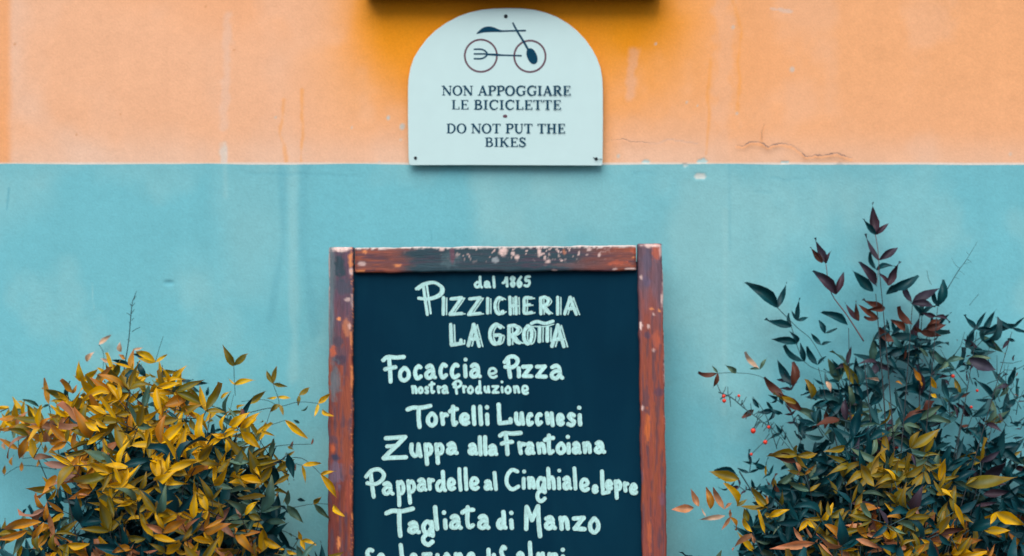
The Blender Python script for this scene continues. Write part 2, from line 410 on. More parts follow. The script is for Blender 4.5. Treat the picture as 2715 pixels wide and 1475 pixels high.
class Ribbon:
    """strokes given in photo pixels as (x, y, width), laid on a surface by mapping f(x, y, height)"""
    def __init__(s, f, h0): s.f = f; s.v = []; s.q = []; s.h = h0; s.c = []
    def stroke(s, pts, cap=True, col=1.0, jit=0.0, step=2.5e-5):
        n = len(pts); base = len(s.v); h = s.h; s.h += step*1.5
        T = []
        for i in range(n):
            a, b = pts[max(i-1, 0)], pts[min(i+1, n-1)]
            dx, dy = b[0]-a[0], b[1]-a[1]; L = math.hypot(dx, dy) or 1; T.append((dx/L, dy/L))
        for i, (x, y, w) in enumerate(pts):
            tx, ty = T[i]; hw = w/2
            j1, j2 = 1+rnd.uniform(-jit, jit), 1+rnd.uniform(-jit, jit); hh = h+step*i/n
            s.v.append(s.f(x-ty*hw*j1, y+tx*hw*j1, hh)); s.v.append(s.f(x, y, hh+2e-5)); s.v.append(s.f(x+ty*hw*j2, y-tx*hw*j2, hh))
            cc = col*(1+rnd.uniform(-.05, .05)); s.c += [cc*.9, cc*1.04, cc*.9]
        for i in range(n-1):
            a = base+3*i
            s.q += [(a, a+1, a+4, a+3), (a+1, a+2, a+5, a+4)]
        if cap:
            for e, sg in ((0, -1), (n-1, 1)):
                x, y, w = pts[e]; tx, ty = T[e][0]*sg, T[e][1]*sg; hw = w/2; ci = base+3*e+1
                last = base+3*e+(0 if sg < 0 else 2); first = base+3*e+(2 if sg < 0 else 0)
                ring = [first]
                # half circle from left side to right side around the end
                for k in range(1, 5):
                    a = math.pi*k/5
                    ox = -ty*math.cos(a)+tx*math.sin(a); oy = tx*math.cos(a)+ty*math.sin(a)
                    s.v.append(s.f(x+ox*hw, y+oy*hw, h+step*e/n)); s.c.append(col*.9); ring.append(len(s.v)-1)
                ring.append(last)
                for a, b in zip(ring[:-1], ring[1:]): s.q.append((ci, a, b))
    def poly(s, pts):
        base = len(s.v); s.h += 2e-5
        for x, y in pts: s.v.append(s.f(x, y, s.h)); s.c.append(1.0)
        s.q.append(tuple(range(base, base+len(pts))))
    def build(s, name, mat, parent, colour=(.46, .78, .78)):
        o = mesh_obj(name, s.v, s.q, mat, parent, world_pts=False)
        set_col(o.data, np.array([[min(1, k*x) for x in colour] for k in s.c]))
        return o

M_crack = plain("open_crack", lin(150, 122, 112), .9, 0, .3, 200)
for ci, p in enumerate(CRACKS):
    rb = Ribbon(lambda px, py, h: at(px, py, -.0035-h), 0.0)
    pp = smooth_pts(p, 6); q = []
    for i, (x, y) in enumerate(pp):
        strength = (.25+1.2*abs(math.sin(i*.31+1.3))) if ci == 0 else .55
        if ci == 0 and (2080 < x < 2125): strength *= .3
        q.append((x+rnd.uniform(-1.2, 1.2), y+rnd.uniform(-1.6, 1.6), max(.4, 2.6*strength*rnd.uniform(.5, 1.2)*min(1, i/6, (len(pp)-1-i)/6+.1))))
    rb.stroke(q, cap=False); rb.build("crack", M_crack, wall, (1, 1, 1))

# ------------------------------------------------------------------ arched enamel sign
def zs_(x, y): return 900+x/2.862, y/2.862           # ruler used for the sign's drawing
sign_loc = at(1341, 438, -.012)
sign = empty("arched_sign", sign_loc)
tag(sign, "white arched sign with a cutlery bicycle and bike notice screwed to orange wall", "sign")
SY = -.0125
def on_sign(px, py, h=0.0): return at(px, py, SY-h)-sign_loc
half = [(530, 1250), (524, 1200), (520, 900), (520, 680), (524, 600), (538, 520), (565, 440), (605, 375), (660, 300), (730, 232), (810, 175), (900, 127), (985, 96), (1080, 75), (1170, 65), (1275, 62),
        (1380, 64), (1480, 75), (1570, 98), (1650, 130), (1735, 180), (1800, 232), (1865, 300), (1920, 378), (1955, 445), (1982, 520), (1995, 600), (1999, 680), (2000, 900), (1998, 1200), (1996, 1246), (1988, 1258)]
outl = [half[0]]+half[1:]+[(1500, 1256), (1000, 1254), (538, 1255)]
out2 = []
for i, p in enumerate(outl):
    q = outl[(i+1) % len(outl)]; out2.append(p)
    if 2 < i < 28: out2.append(((p[0]+q[0])/2, (p[1]+q[1])/2))
TH = .0035; cx, cy = 1262, 700
n = len(out2); sv = []
def warp(x, y): return .0012*math.sin(x*.004)*((y-60)/1200)
for (x, y) in out2:
    px, py = zs_(cx+(x-cx)*.9965, cy+(y-cy)*.9965); sv.append(on_sign(px, py, 0.0))
for (x, y) in out2: px, py = zs_(x, y); sv.append(on_sign(px, py, -.0009))
for (x, y) in out2: px, py = zs_(x, y); sv.append(on_sign(px, py, -TH))
sf = [tuple(range(n))[::-1], tuple(range(2*n, 3*n))]
for r in range(2):
    for i in range(n): a, b = r*n+i, r*n+(i+1) % n; sf.append((a, b, b+n, a+n))
plate = mesh_obj("plate", sv, sf, M_signmetal, sign, world_pts=False)
# the bicycle: wheels, fork, spoon, knife
em = Ribbon(on_sign, 3e-4)
def Z(pts, w=None): return [(*zs_(p[0], p[1]), (p[2] if len(p) > 2 else w)/2.862) for p in pts]
wh = Ribbon(on_sign, 2e-4)
for (qx, qy, r) in ((1073, 424, 122), (1445, 428, 119)):
    pts = [(qx+r*math.cos(a*math.pi/24), qy+r*math.sin(a*math.pi/24)) for a in range(49)]
    wh.stroke(Z(pts, 14), cap=False); wh.build("printed_wheel", M_brownink, plate, (1, 1, 1)); wh = Ribbon(on_sign, 2e-4+1e-4)
wh.stroke(Z([(1257-5, 883), (1257+5, 883)], 24))
wh.build("printed_dot", M_brownink, plate, (1, 1, 1))
em.stroke(Z(smooth_pts([(1118, 413, 13), (1190, 417, 17), (1250, 420, 12), (1378, 424, 12)])))
for yy in (375, 410, 446):
    em.stroke(Z(smooth_pts([(1024, yy, 12), (1075, yy, 12)]+([(1098, yy, 12), (1122, 412, 14)] if yy == 410 else [(1107, yy+(14 if yy < 400 else -14), 12), (1124, 412, 13)]))))
em.stroke(Z(smooth_pts([(1316, 176, 12), (1350, 240, 15), (1398, 318, 16), (1432, 378, 17)])))
el_ = []
for a in range(17):
    t = -math.cos(a*math.pi/16); el_.append((1461+t*24, 427+t*58, 74*max(.04, math.sin(a*math.pi/16))**.85))
em.stroke(Z(el_), cap=False)
em.stroke(Z(smooth_pts([(1042, 256, 6), (1070, 240, 24), (1100, 227, 38), (1140, 223, 42), (1178, 227, 32), (1225, 236, 14), (1300, 235, 11), (1410, 233, 12)])))
em.build("printed_cutlery", M_ink, plate, (1, 1, 1))
# serif capitals
k, t_, s_ = .21, .10, .075       # stem, thin, serif heights
def V(x, w, y0=0, y1=1): return [(x, y0, w), (x, y1, w)]
def SF(x, y, w=.34): return [(x-w/2, y, s_), (x+w/2, y, s_)]
a0, a1 = s_/2, 1-s_/2
SG = {
 'N': (.82, [V(.14, t_), [(.10, .0, k), (.70, 1.0, k)], V(.70, t_), SF(.10, a0, .28), SF(.14, a1, .26), SF(.70, a0, .26)]),
 'O': (.84, ['O']),
 'A': (.80, [[(.40, 0, t_), (.12, 1, t_)], [(.39, 0, k), (.68, 1, k)], [(.22, .66, t_), (.55, .66, t_)], SF(.12, a1, .26), SF(.68, a1, .32)]),
 'P': (.66, [V(.18, k), [(.2, .03, t_), (.42, .03, t_*1.3), (.58, .14, k*.85), (.60, .28, k), (.54, .44, k*.7), (.38, .52, t_), (.2, .52, t_)], SF(.18, a0), SF(.18, a1)]),
 'G': (.86, [[(.76, .24, t_), (.66, .08, t_), (.46, .02, t_*1.4), (.22, .14, k*.8), (.12, .42, k), (.15, .72, k*.9), (.32, .95, t_*1.6), (.52, .97, t_), (.70, .88, t_)], V(.70, k*.9, .55, .92), SF(.70, .56, .30), [(.76, .0, t_), (.76, .26, t_)]]),
 'I': (.38, [V(.19, k), SF(.19, a0), SF(.19, a1)]),
 'R': (.78, [V(.18, k), [(.2, .03, t_), (.42, .03, t_*1.3), (.56, .13, k*.85), (.58, .27, k), (.52, .42, k*.7), (.38, .49, t_), (.2, .49, t_)], [(.36, .5, k*.9), (.68, 1, k*.9)], SF(.18, a0), SF(.18, a1), SF(.70, a1, .22)]),
 'E': (.66, [V(.18, k), [(.05, a0, s_), (.60, a0, s_)], [(.05, a1, s_), (.62, a1, s_)], [(.2, .48, t_), (.46, .48, t_)], [(.59, 0, t_), (.59, .20, t_)], [(.61, .78, t_), (.62, 1, t_)], [(.46, .38, t_), (.46, .60, t_)]]),
 'L': (.64, [V(.18, k), SF(.18, a0), [(.05, a1, s_), (.60, a1, s_)], [(.59, .72, t_), (.61, 1, t_)]]),
 'B': (.70, [V(.18, k), [(.2, .03, t_), (.38, .03, t_*1.3), (.52, .13, k*.8), (.53, .30, k*.85), (.44, .44, t_*1.4), (.2, .48, t_)], [(.2, .48, t_), (.42, .50, t_*1.3), (.58, .62, k*.85), (.59, .80, k), (.46, .95, t_*1.4), (.2, .97, t_)], SF(.12, a0, .2), SF(.12, a1, .2)]),
 'C': (.78, [[(.70, .26, t_), (.62, .09, t_), (.44, .02, t_*1.4), (.22, .14, k*.8), (.12, .42, k), (.15, .72, k*.9), (.32, .95, t_*1.6), (.50, .97, t_), (.70, .80, t_)], [(.70, .0, t_), (.70, .28, t_)]]),
 'T': (.72, [V(.36, k), [(.04, a0, s_), (.68, a0, s_)], SF(.36, a1), [(.05, 0, t_), (.05, .22, t_)], [(.67, 0, t_), (.67, .22, t_)]]),
 'D': (.80, [V(.18, k), [(.2, .03, t_), (.40, .03, t_*1.3), (.62, .18, k*.8), (.70, .48, k), (.62, .80, k*.8), (.40, .97, t_*1.3), (.2, .97, t_)], SF(.12, a0, .2), SF(.12, a1, .2)]),
 'U': (.80, [[(.18, 0, k), (.18, .62, k), (.24, .86, k*.8), (.42, .97, t_*1.5), (.60, .88, t_), (.66, .62, t_), (.66, 0, t_)], SF(.18, a0), SF(.66, a0, .24)]),
 'H': (.86, [V(.18, k), V(.66, k), [(.2, .49, t_), (.66, .49, t_)], SF(.18, a0), SF(.66, a0), SF(.18, a1), SF(.66, a1)]),
 'K': (.80, [V(.18, k), [(.64, 0, t_), (.24, .56, t_)], [(.34, .42, k), (.66, 1, k)], SF(.18, a0), SF(.18, a1), SF(.64, a0, .26), SF(.68, a1, .26)]),
 'S': (.62, [[(.50, .24, t_), (.42, .08, t_), (.28, .02, t_*1.3), (.12, .14, k*.6), (.14, .32, k*.8), (.34, .50, k), (.52, .68, k*.85), (.50, .86, k*.6), (.32, .97, t_*1.4), (.14, .90, t_), (.08, .72, t_)], [(.51, 0, t_), (.51, .25, t_)], [(.07, .72, t_), (.07, 1, t_)]]),
}
def serif_line(text, x0, x1, y0, y1, rb):
    H = y1-y0; tot = sum(.30 if ch == ' ' else SG[ch][0] for ch in text)+.05*(len(text)-1)
    sx = (x1-x0)/tot; x = x0
    for ch in text:
        if ch == ' ': x += .30*sx+.05*sx; continue
        wd, st = SG[ch]
        for q in st:
            if q == 'O':
                pts = []
                for a in range(33):
                    an = a*math.pi/16; wv = t_+(k*1.05-t_)*abs(math.cos(an))**1.5
                    pts.append((.42+.33*math.cos(an), .5+.48*math.sin(an), wv))
            elif len(q) > 2: pts = smooth_pts(q, 4)
            else: pts = q
            rb.stroke([(*zs_(x+p[0]*sx, y0+p[1]*H), p[2]*H/2.862) for p in pts], cap=False)
        x += wd*sx+.05*sx
for (tx, x0, x1, y0, y1) in (("NON APPOGGIARE", 778, 1755, 652, 725), ("LE BICICLETTE", 850, 1682, 760, 832), ("DO NOT PUT THE", 812, 1713, 940, 1012), ("BIKES", 1103, 1418, 1045, 1115)):
    rb = Ribbon(on_sign, 2e-4); serif_line(tx, x0, x1, y0, y1, rb); rb.build("printed_lettering", M_ink, plate, (1, 1, 1))
for (x, y, r) in ((1262, 125, .0036), (577, 1200, .0030), (1948, 1206, .0030)):
    px, py = zs_(x, y); c = on_sign(px, py, 0); vv = []; ff = []
    for j, (rr, hh) in enumerate(((r, -.001), (r, .0008), (r*.75, .0018), (r*.2, .0020))):
        for i in range(12): a = i*math.pi/6; vv.append(c+Vector((rr*math.cos(a), -hh, rr*math.sin(a))))
    for j in range(3):
        for i in range(12): a, b = j*12+i, j*12+(i+1) % 12; ff.append((a, b, b+12, a+12))
    ff.append(tuple(range(36, 48)))
    mesh_obj("screw", vv, ff, M_screw, sign, True, world_pts=False)
wv, wf = [], []
a = on_sign(*zs_(1925, 1196), .001); tube(wv, wf, [a, on_sign(*zs_(1948, 1206), .004), on_sign(*zs_(1972, 1210), .003), on_sign(*zs_(1992, 1208), .001)], .0006, .0005)
mesh_obj("wire_end", wv, wf, M_screw, sign, True, world_pts=False)

# ------------------------------------------------------------------ dark display case just above the sign (its foot is in view)
cb = at(1360, .5, 0); case = empty("display_case", cb)
tag(case, "dark box-shaped display case on the orange wall right above the arched sign", "display case")
cw = 784*S*1.016; cd = .046; ch = .52
box("back_panel", cb+Vector((0, -.012, ch/2)), (cw-.04, .012, ch-.04), plain("menu_paper", (.7, .68, .6), .8), case, .002)
box("bottom_rail", cb+Vector((0, -cd/2, .018)), (cw, cd, .036), M_case, case, .007)
box("top_rail", cb+Vector((0, -cd/2, ch-.02)), (cw+.02, cd+.01, .04), M_case, case, .006)
for sx in (-1, 1): box("side_panel", cb+Vector((sx*(cw/2-.013), -cd/2, ch/2-.002)), (.026, cd-.004, ch-.080), M_case, case, .003)
mg, ntg, bgp = new_mat("clear_glass"); bgp.inputs['Transmission Weight'].default_value = 1; bgp.inputs['Roughness'].default_value = .02
box("glass_pane", cb+Vector((0, -cd+.012, ch/2-.002)), (cw-.054, .004, ch-.078), mg, case, .0005)

# ------------------------------------------------------------------ chalkboard leaning on the wall
LEAN, ROLL = math.radians(4.1), math.radians(.45)
board_loc = Vector((-.0210, -.172, 0))
board = empty("menu_chalkboard", board_loc); board.rotation_euler = Euler((-LEAN, -ROLL, 0), 'XYZ')
tag(board, "tall menu chalkboard in a worn reddish wooden frame standing before the turquoise wall", "chalkboard")
BM = Matrix.LocRotScale(board_loc, board.rotation_euler, None); BI = BM.inverted()
CAMW = Vector((0, CAMY, CAMZ)); CL = BI @ CAMW
def on_board(px, py, yl=0.0):
    d = BI.to_3x3() @ Vector(((px-1357.5)*S, 2.5, -(py-737.5)*S))
    return CL+d*((yl-CL.y)/d.y)
def board_px(co):
    w = np.array(BM); P = co @ w[:3, :3].T+w[:3, 3]
    d = (P[:, 1]-CAMY)/2.5*S
    return 1357.5+P[:, 0]/d, 737.5-(P[:, 2]-CAMZ)/d
tl = on_board(871, 657); tr = on_board(1756, 650); HB = (tl.z+tr.z)/2
XL, XR = tl.x, tr.x; SW = (on_board(936, 700).x-XL); RH = HB-on_board(1313, 721).z
PANEL_Y = .011

def beam(name, axis, a0, a1, lo, hi, y0, y1, mat, paint, seed, step=.0022):
    """worn timber: a rounded section swept along its length with uneven edges"""
    r = .0035; prof = []
    nf = int((hi-lo-2*r)/.0025)
    for i in range(4): a = math.pi/2*i/3; prof.append((lo+r-r*math.cos(a), y0+r-r*math.sin(a)))
    for i in range(1, nf): prof.append((lo+r+(hi-lo-2*r)*i/nf, y0))
    for i in range(4): a = math.pi/2*i/3; prof.append((hi-r+r*math.sin(a), y0+r-r*math.cos(a)))
    prof += [(hi, y1), (lo, y1)]
    prof = np.array(prof); m = len(prof); L = np.arange(a0, a1, step); L = np.append(L, a1); nL = len(L)
    U = np.repeat(prof[None, :, 0], nL, 0); Y = np.repeat(prof[None, :, 1], nL, 0); A = np.repeat(L[:, None], m, 1)
    e1 = (fbm(L*38, L*0+1, seed, 4)-.5)*.0034; e2 = (fbm(L*38, L*0+5, seed+3, 4)-.5)*.0034
    wlo = np.clip(1-(U-lo)/.012, 0, 1); whi = np.clip(1-(hi-U)/.012, 0, 1)
    U = U+e1[:, None]*wlo+e2[:, None]*whi
    ex = np.minimum(A-a0, a1-A); Y = Y+.004*sstep(.004, 0, ex)*(Y < y0+.004)
    Y = Y+(fbm(A*9, U*60, seed+7, 3)-.5)*.0016*(Y < y0+.006)
    co = np.stack([U, Y, A], -1) if axis == 'z' else np.stack([A, Y, U], -1)
    co = co.reshape(-1, 3)
    px, py = board_px(co); col = paint(px, py, co)
    idx = np.arange(nL*m).reshape(nL, m); idn = np.roll(idx, -1, 1)
    q = np.stack([idx[:-1], idn[:-1], idn[1:], idx[1:]], -1).reshape(-1, 4)
    if axis == 'z': q = q[:, ::-1]
    faces = [tuple(f) for f in q.tolist()]+[tuple(idx[0].tolist()), tuple(idx[-1].tolist()[::-1])]
    o = mesh_obj(name, co.tolist(), faces, mat, board, False, world_pts=False); set_col(o.data, np.clip(col, 0, 1))
    o.data.polygons.foreach_set("use_smooth", [True]*(len(faces)-2)+[False]*2)
    return o

def blobs(c, px, py, co, lst, seed):
    nz = fbm(px*.11, py*.11, seed, 3)
    for (x, y, rx, ry, col, s) in lst:
        d = np.hypot((px-x)/rx, (py-y)/ry)+(nz-.5)*1.1
        c = mixc(c, lin(*col), sstep(1.05, .55, d)*s)
    return c
RED, ORG, PUR, GRY, DRK, WHT, FRS = (132, 62, 50), (156, 78, 50), (92, 70, 92), (92, 112, 122), (22, 62, 76), (232, 202, 196), (240, 150, 90)
def paint_left(px, py, co):
    g_ = fbm(px*.22, py*.012, 101, 4); g2 = fbm(px*.09, py*.02, 103, 4); g3 = fbm(px*.3, py*.3, 105, 3)
    c = np.zeros((len(px), 3))+np.array(lin(*RED))
    c = mixc(c, lin(*PUR), sstep(1010, 780, py+(g2-.5)*220)*.95)
    c = mixc(c, lin(112, 50, 48), sstep(1150, 1475, py)*.75)
    c = mixc(c, lin(*ORG), sstep(.50, .68, g_)*sstep(840, 1000, py)*.7)
    c = mixc(c, lin(84, 66, 82), sstep(.48, .66, fbm(px*.16+40, py*.016, 108, 4))*.75)
    c = mixc(c, lin(*GRY), sstep(892, 878, px+(g2-.5)*14)*sstep(1010, 860, py+(g2-.5)*100)*.9)
    c = blobs(c, px, py, co, [(902, 700, 16, 45, DRK, .9), (908, 760, 22, 26, (60, 74, 92), .7), (905, 662, 34, 9, WHT, .95), (875, 662, 12, 10, GRY, .6), (929, 690, 7, 26, FRS, .8), (931, 722, 6, 14, WHT, .8), (934, 800, 4, 30, WHT, .5),
        (921, 795, 10, 7, WHT, .55), (899, 846, 5, 5, FRS, .9), (920, 868, 14, 26, FRS, .4), (927, 866, 5, 10, WHT, .5), (932, 900, 4, 26, FRS, .6), (896, 905, 16, 18, (70, 62, 80), .8), (883, 932, 11, 16, (190, 92, 60), .9),
        (900, 955, 20, 16, (62, 52, 74), .85), (888, 1010, 18, 60, GRY, .7), (933, 1000, 4, 40, FRS, .6), (920, 1060, 12, 80, ORG, .6), (882, 1165, 16, 16, (80, 64, 84), .7), (882, 1190, 9, 14, (185, 88, 50), .85), (890, 1212, 14, 12, (35, 50, 80), .9),
        (893, 1260, 22, 42, (104, 92, 116), .8), (912, 1250, 12, 26, (78, 66, 86), .6), (935, 1370, 4, 12, FRS, .9), (897, 1442, 4.5, 28, FRS, 1), (918, 1200, 14, 80, ORG, .5), (924, 1310, 10, 60, (170, 80, 60), .5)], 110)
    c = mixc(c, lin(*WHT), sstep(3.2, .8, np.abs(px-872)+(g3-.5)*5)*.55*sstep(1000, 700, py))
    c = mixc(c, lin(*FRS), sstep(.60, .72, g3)*sstep(926, 933, px)*.7)
    return c
def paint_right(px, py, co):
    g_ = fbm(px*.22, py*.010, 121, 4); g2 = fbm(px*.08, py*.02, 123, 4); g3 = fbm(px*.3, py*.3, 125, 3)
    c = np.zeros((len(px), 3))+np.array(lin(146, 70, 54))
    c = mixc(c, lin(112, 88, 104), sstep(930, 700, py+(g2-.5)*200)*.95)
    c = mixc(c, lin(*ORG), sstep(.50, .68, g_)*sstep(860, 1000, py)*.8)
    c = mixc(c, lin(132, 66, 62), sstep(1250, 1475, py)*.6)
    c = mixc(c, lin(84, 62, 76), sstep(.50, .66, fbm(px*.2+40, py*.014, 128, 4))*.7)
    c = blobs(c, px, py, co, [(1738, 668, 14, 30, (190, 96, 70), .8), (1715, 690, 14, 40, (86, 84, 110), .6), (1725, 652, 26, 6, WHT, .9), (1752, 668, 5, 18, WHT, .6), (1715, 745, 12, 22, (84, 84, 120), .5), (1700, 735, 4, 8, WHT, .8),
        (1727, 820, 6, 4, FRS, .8), (1748, 825, 4, 5, FRS, .8), (1733, 833, 4, 5, WHT, .6), (1755, 800, 3, 20, WHT, .8), (1699, 864, 5, 10, WHT, .95), (1719, 866, 5, 6, WHT, .7), (1717, 888, 10, 12, (84, 62, 84), .8), (1740, 900, 14, 30, (196, 96, 66), .6),
        (1733, 930, 4, 6, WHT, .5), (1746, 1040, 16, 14, (92, 60, 80), .8), (1703, 1082, 4, 7, WHT, .8), (1716, 1130, 8, 50, (214, 108, 34), .7), (1732, 1110, 10, 70, ORG, .6), (1700, 1265, 8, 20, (104, 96, 124), .6), (1756, 1325, 12, 20, (120, 80, 100), .6), (1722, 1420, 6, 60, (196, 98, 52), .6)], 130)
    edge = np.abs(px-(1757+(py-650)*.018))
    c = mixc(c, lin(*WHT), sstep(3.4, .8, edge+(g3-.5)*6)*.65*sstep(1300, 1150, py)); c = mixc(c, lin(104, 96, 130), sstep(4, 1, edge+(g3-.5)*3)*.4*sstep(1000, 1200, py))
    return c
def paint_top(px, py, co):
    g_ = fbm(px*.012, py*.22, 141, 4); g2 = fbm(px*.02, py*.08, 143, 4); g3 = fbm(px*.16, py*.16, 145, 3)
    c = np.zeros((len(px), 3))+np.array(lin(118, 66, 62))
    c = mixc(c, lin(*DRK), sstep(1040, 1110, px+(g2-.5)*110)*sstep(1600, 1500, px+(g2-.5)*90))
    c = mixc(c, lin(70, 50, 72), sstep(.52, .66, g_)*.65*(1-.5*sstep(1100, 1180, px)*sstep(1400, 1350, px)))
    c = mixc(c, lin(*ORG), sstep(.56, .70, fbm(px*.014+30, py*.3, 148, 4))*(sstep(1100, 1000, px)+sstep(1580, 1650, px))*.75)
    up = 657-(px-871)*.0079
    c = mixc(c, lin(*WHT), sstep(.69, .73, g3)*sstep(1150, 1260, px)*sstep(1650, 1520, px)*sstep(50, 12, py-up)*.9)
    c = blobs(c, px, py, co, [(966, 668, 7, 5, FRS, .8), (960, 700, 16, 7, WHT, .6), (1052, 704, 13, 4, FRS, .8), (957, 719, 14, 3, FRS, .8), (1073, 670, 3, 5, WHT, .7), (1195, 690, 26, 22, (70, 100, 110), .6), (1200, 676, 8, 26, (110, 60, 80), .7), (1170, 660, 8, 6, WHT, .8),
        (1335, 668, 14, 12, WHT, .9), (1313, 690, 12, 8, (150, 160, 168), .9), (1372, 682, 7, 7, WHT, .9), (1360, 672, 6, 6, WHT, .8), (1430, 668, 5, 14, WHT, .9), (1455, 693, 9, 6, WHT, .8), (1445, 683, 4, 6, WHT, .8), (1490, 691, 4, 4, WHT, .9), (1535, 670, 4, 8, WHT, .9), (1497, 668, 6, 10, FRS, .4),
        (1588, 676, 5, 5, WHT, .7), (1562, 662, 8, 6, WHT, .7), (1680, 682, 7, 4, FRS, .9), (1640, 698, 30, 8, (196, 92, 60), .7), (1672, 714, 20, 4.5, WHT, .95), (1632, 713, 10, 4, WHT, .8), (1470, 717, 9, 3, WHT, .7), (1500, 703, 60, 6, (120, 84, 88), .5), (1683, 665, 12, 8, (190, 90, 60), .7)], 150)
    c = mixc(c, lin(225, 214, 210), sstep(6.0, 2.0, py-up+(g3-.5)*9)*.85)
    return c
beam("side_rail", 'z', 0, HB+.001, XL, XL+SW, 0, .026, M_wood_v, paint_left, 201)
beam("side_rail", 'z', 0, HB+.003, XR-SW, XR, -.001, .026, M_wood_v, paint_right, 211)
beam("top_rail", 'x', XL+SW+.003, XR-SW-.003, HB-RH, HB, 0, .025, M_wood_h, paint_top, 221)
beam("bottom_rail", 'x', XL+SW+.0022, XR-SW-.0022, .10, .10+RH, 0, .025, M_wood_h, lambda px, py, co: np.zeros((len(px), 3))+np.array(lin(140, 70, 56))*(.7+.6*fbm(px*.02, py*.3, 231, 3))[:, None], 231)
xm = (XL+XR)/2
panel = box("blackboard_panel", BM @ Vector((xm, PANEL_Y+.003, (HB-RH+.10)/2+RH/2)), (XR-XL-2*SW+.02, .006, HB-.10-RH-.012), M_slate, board, 0, BM.to_3x3().to_4x4())
panel.matrix_parent_inverse = Matrix.Identity(4)
panel.data.transform(BI)

for sx in (-1, 1):
    a = BM @ Vector((xm+sx*.24, .030, HB-.10)); b = Vector((a.x, -.035, 0)); d = a-b
    o = box("rear_leg", (a+b)/2, (.035, .018, d.length), M_case, board, .002, d.to_track_quat('Z', 'Y').to_matrix().to_4x4())
    o.data.materials.clear(); o.data.materials.append(plain("plain_timber", (.20, .09, .05), .7, 0, .3, 40))
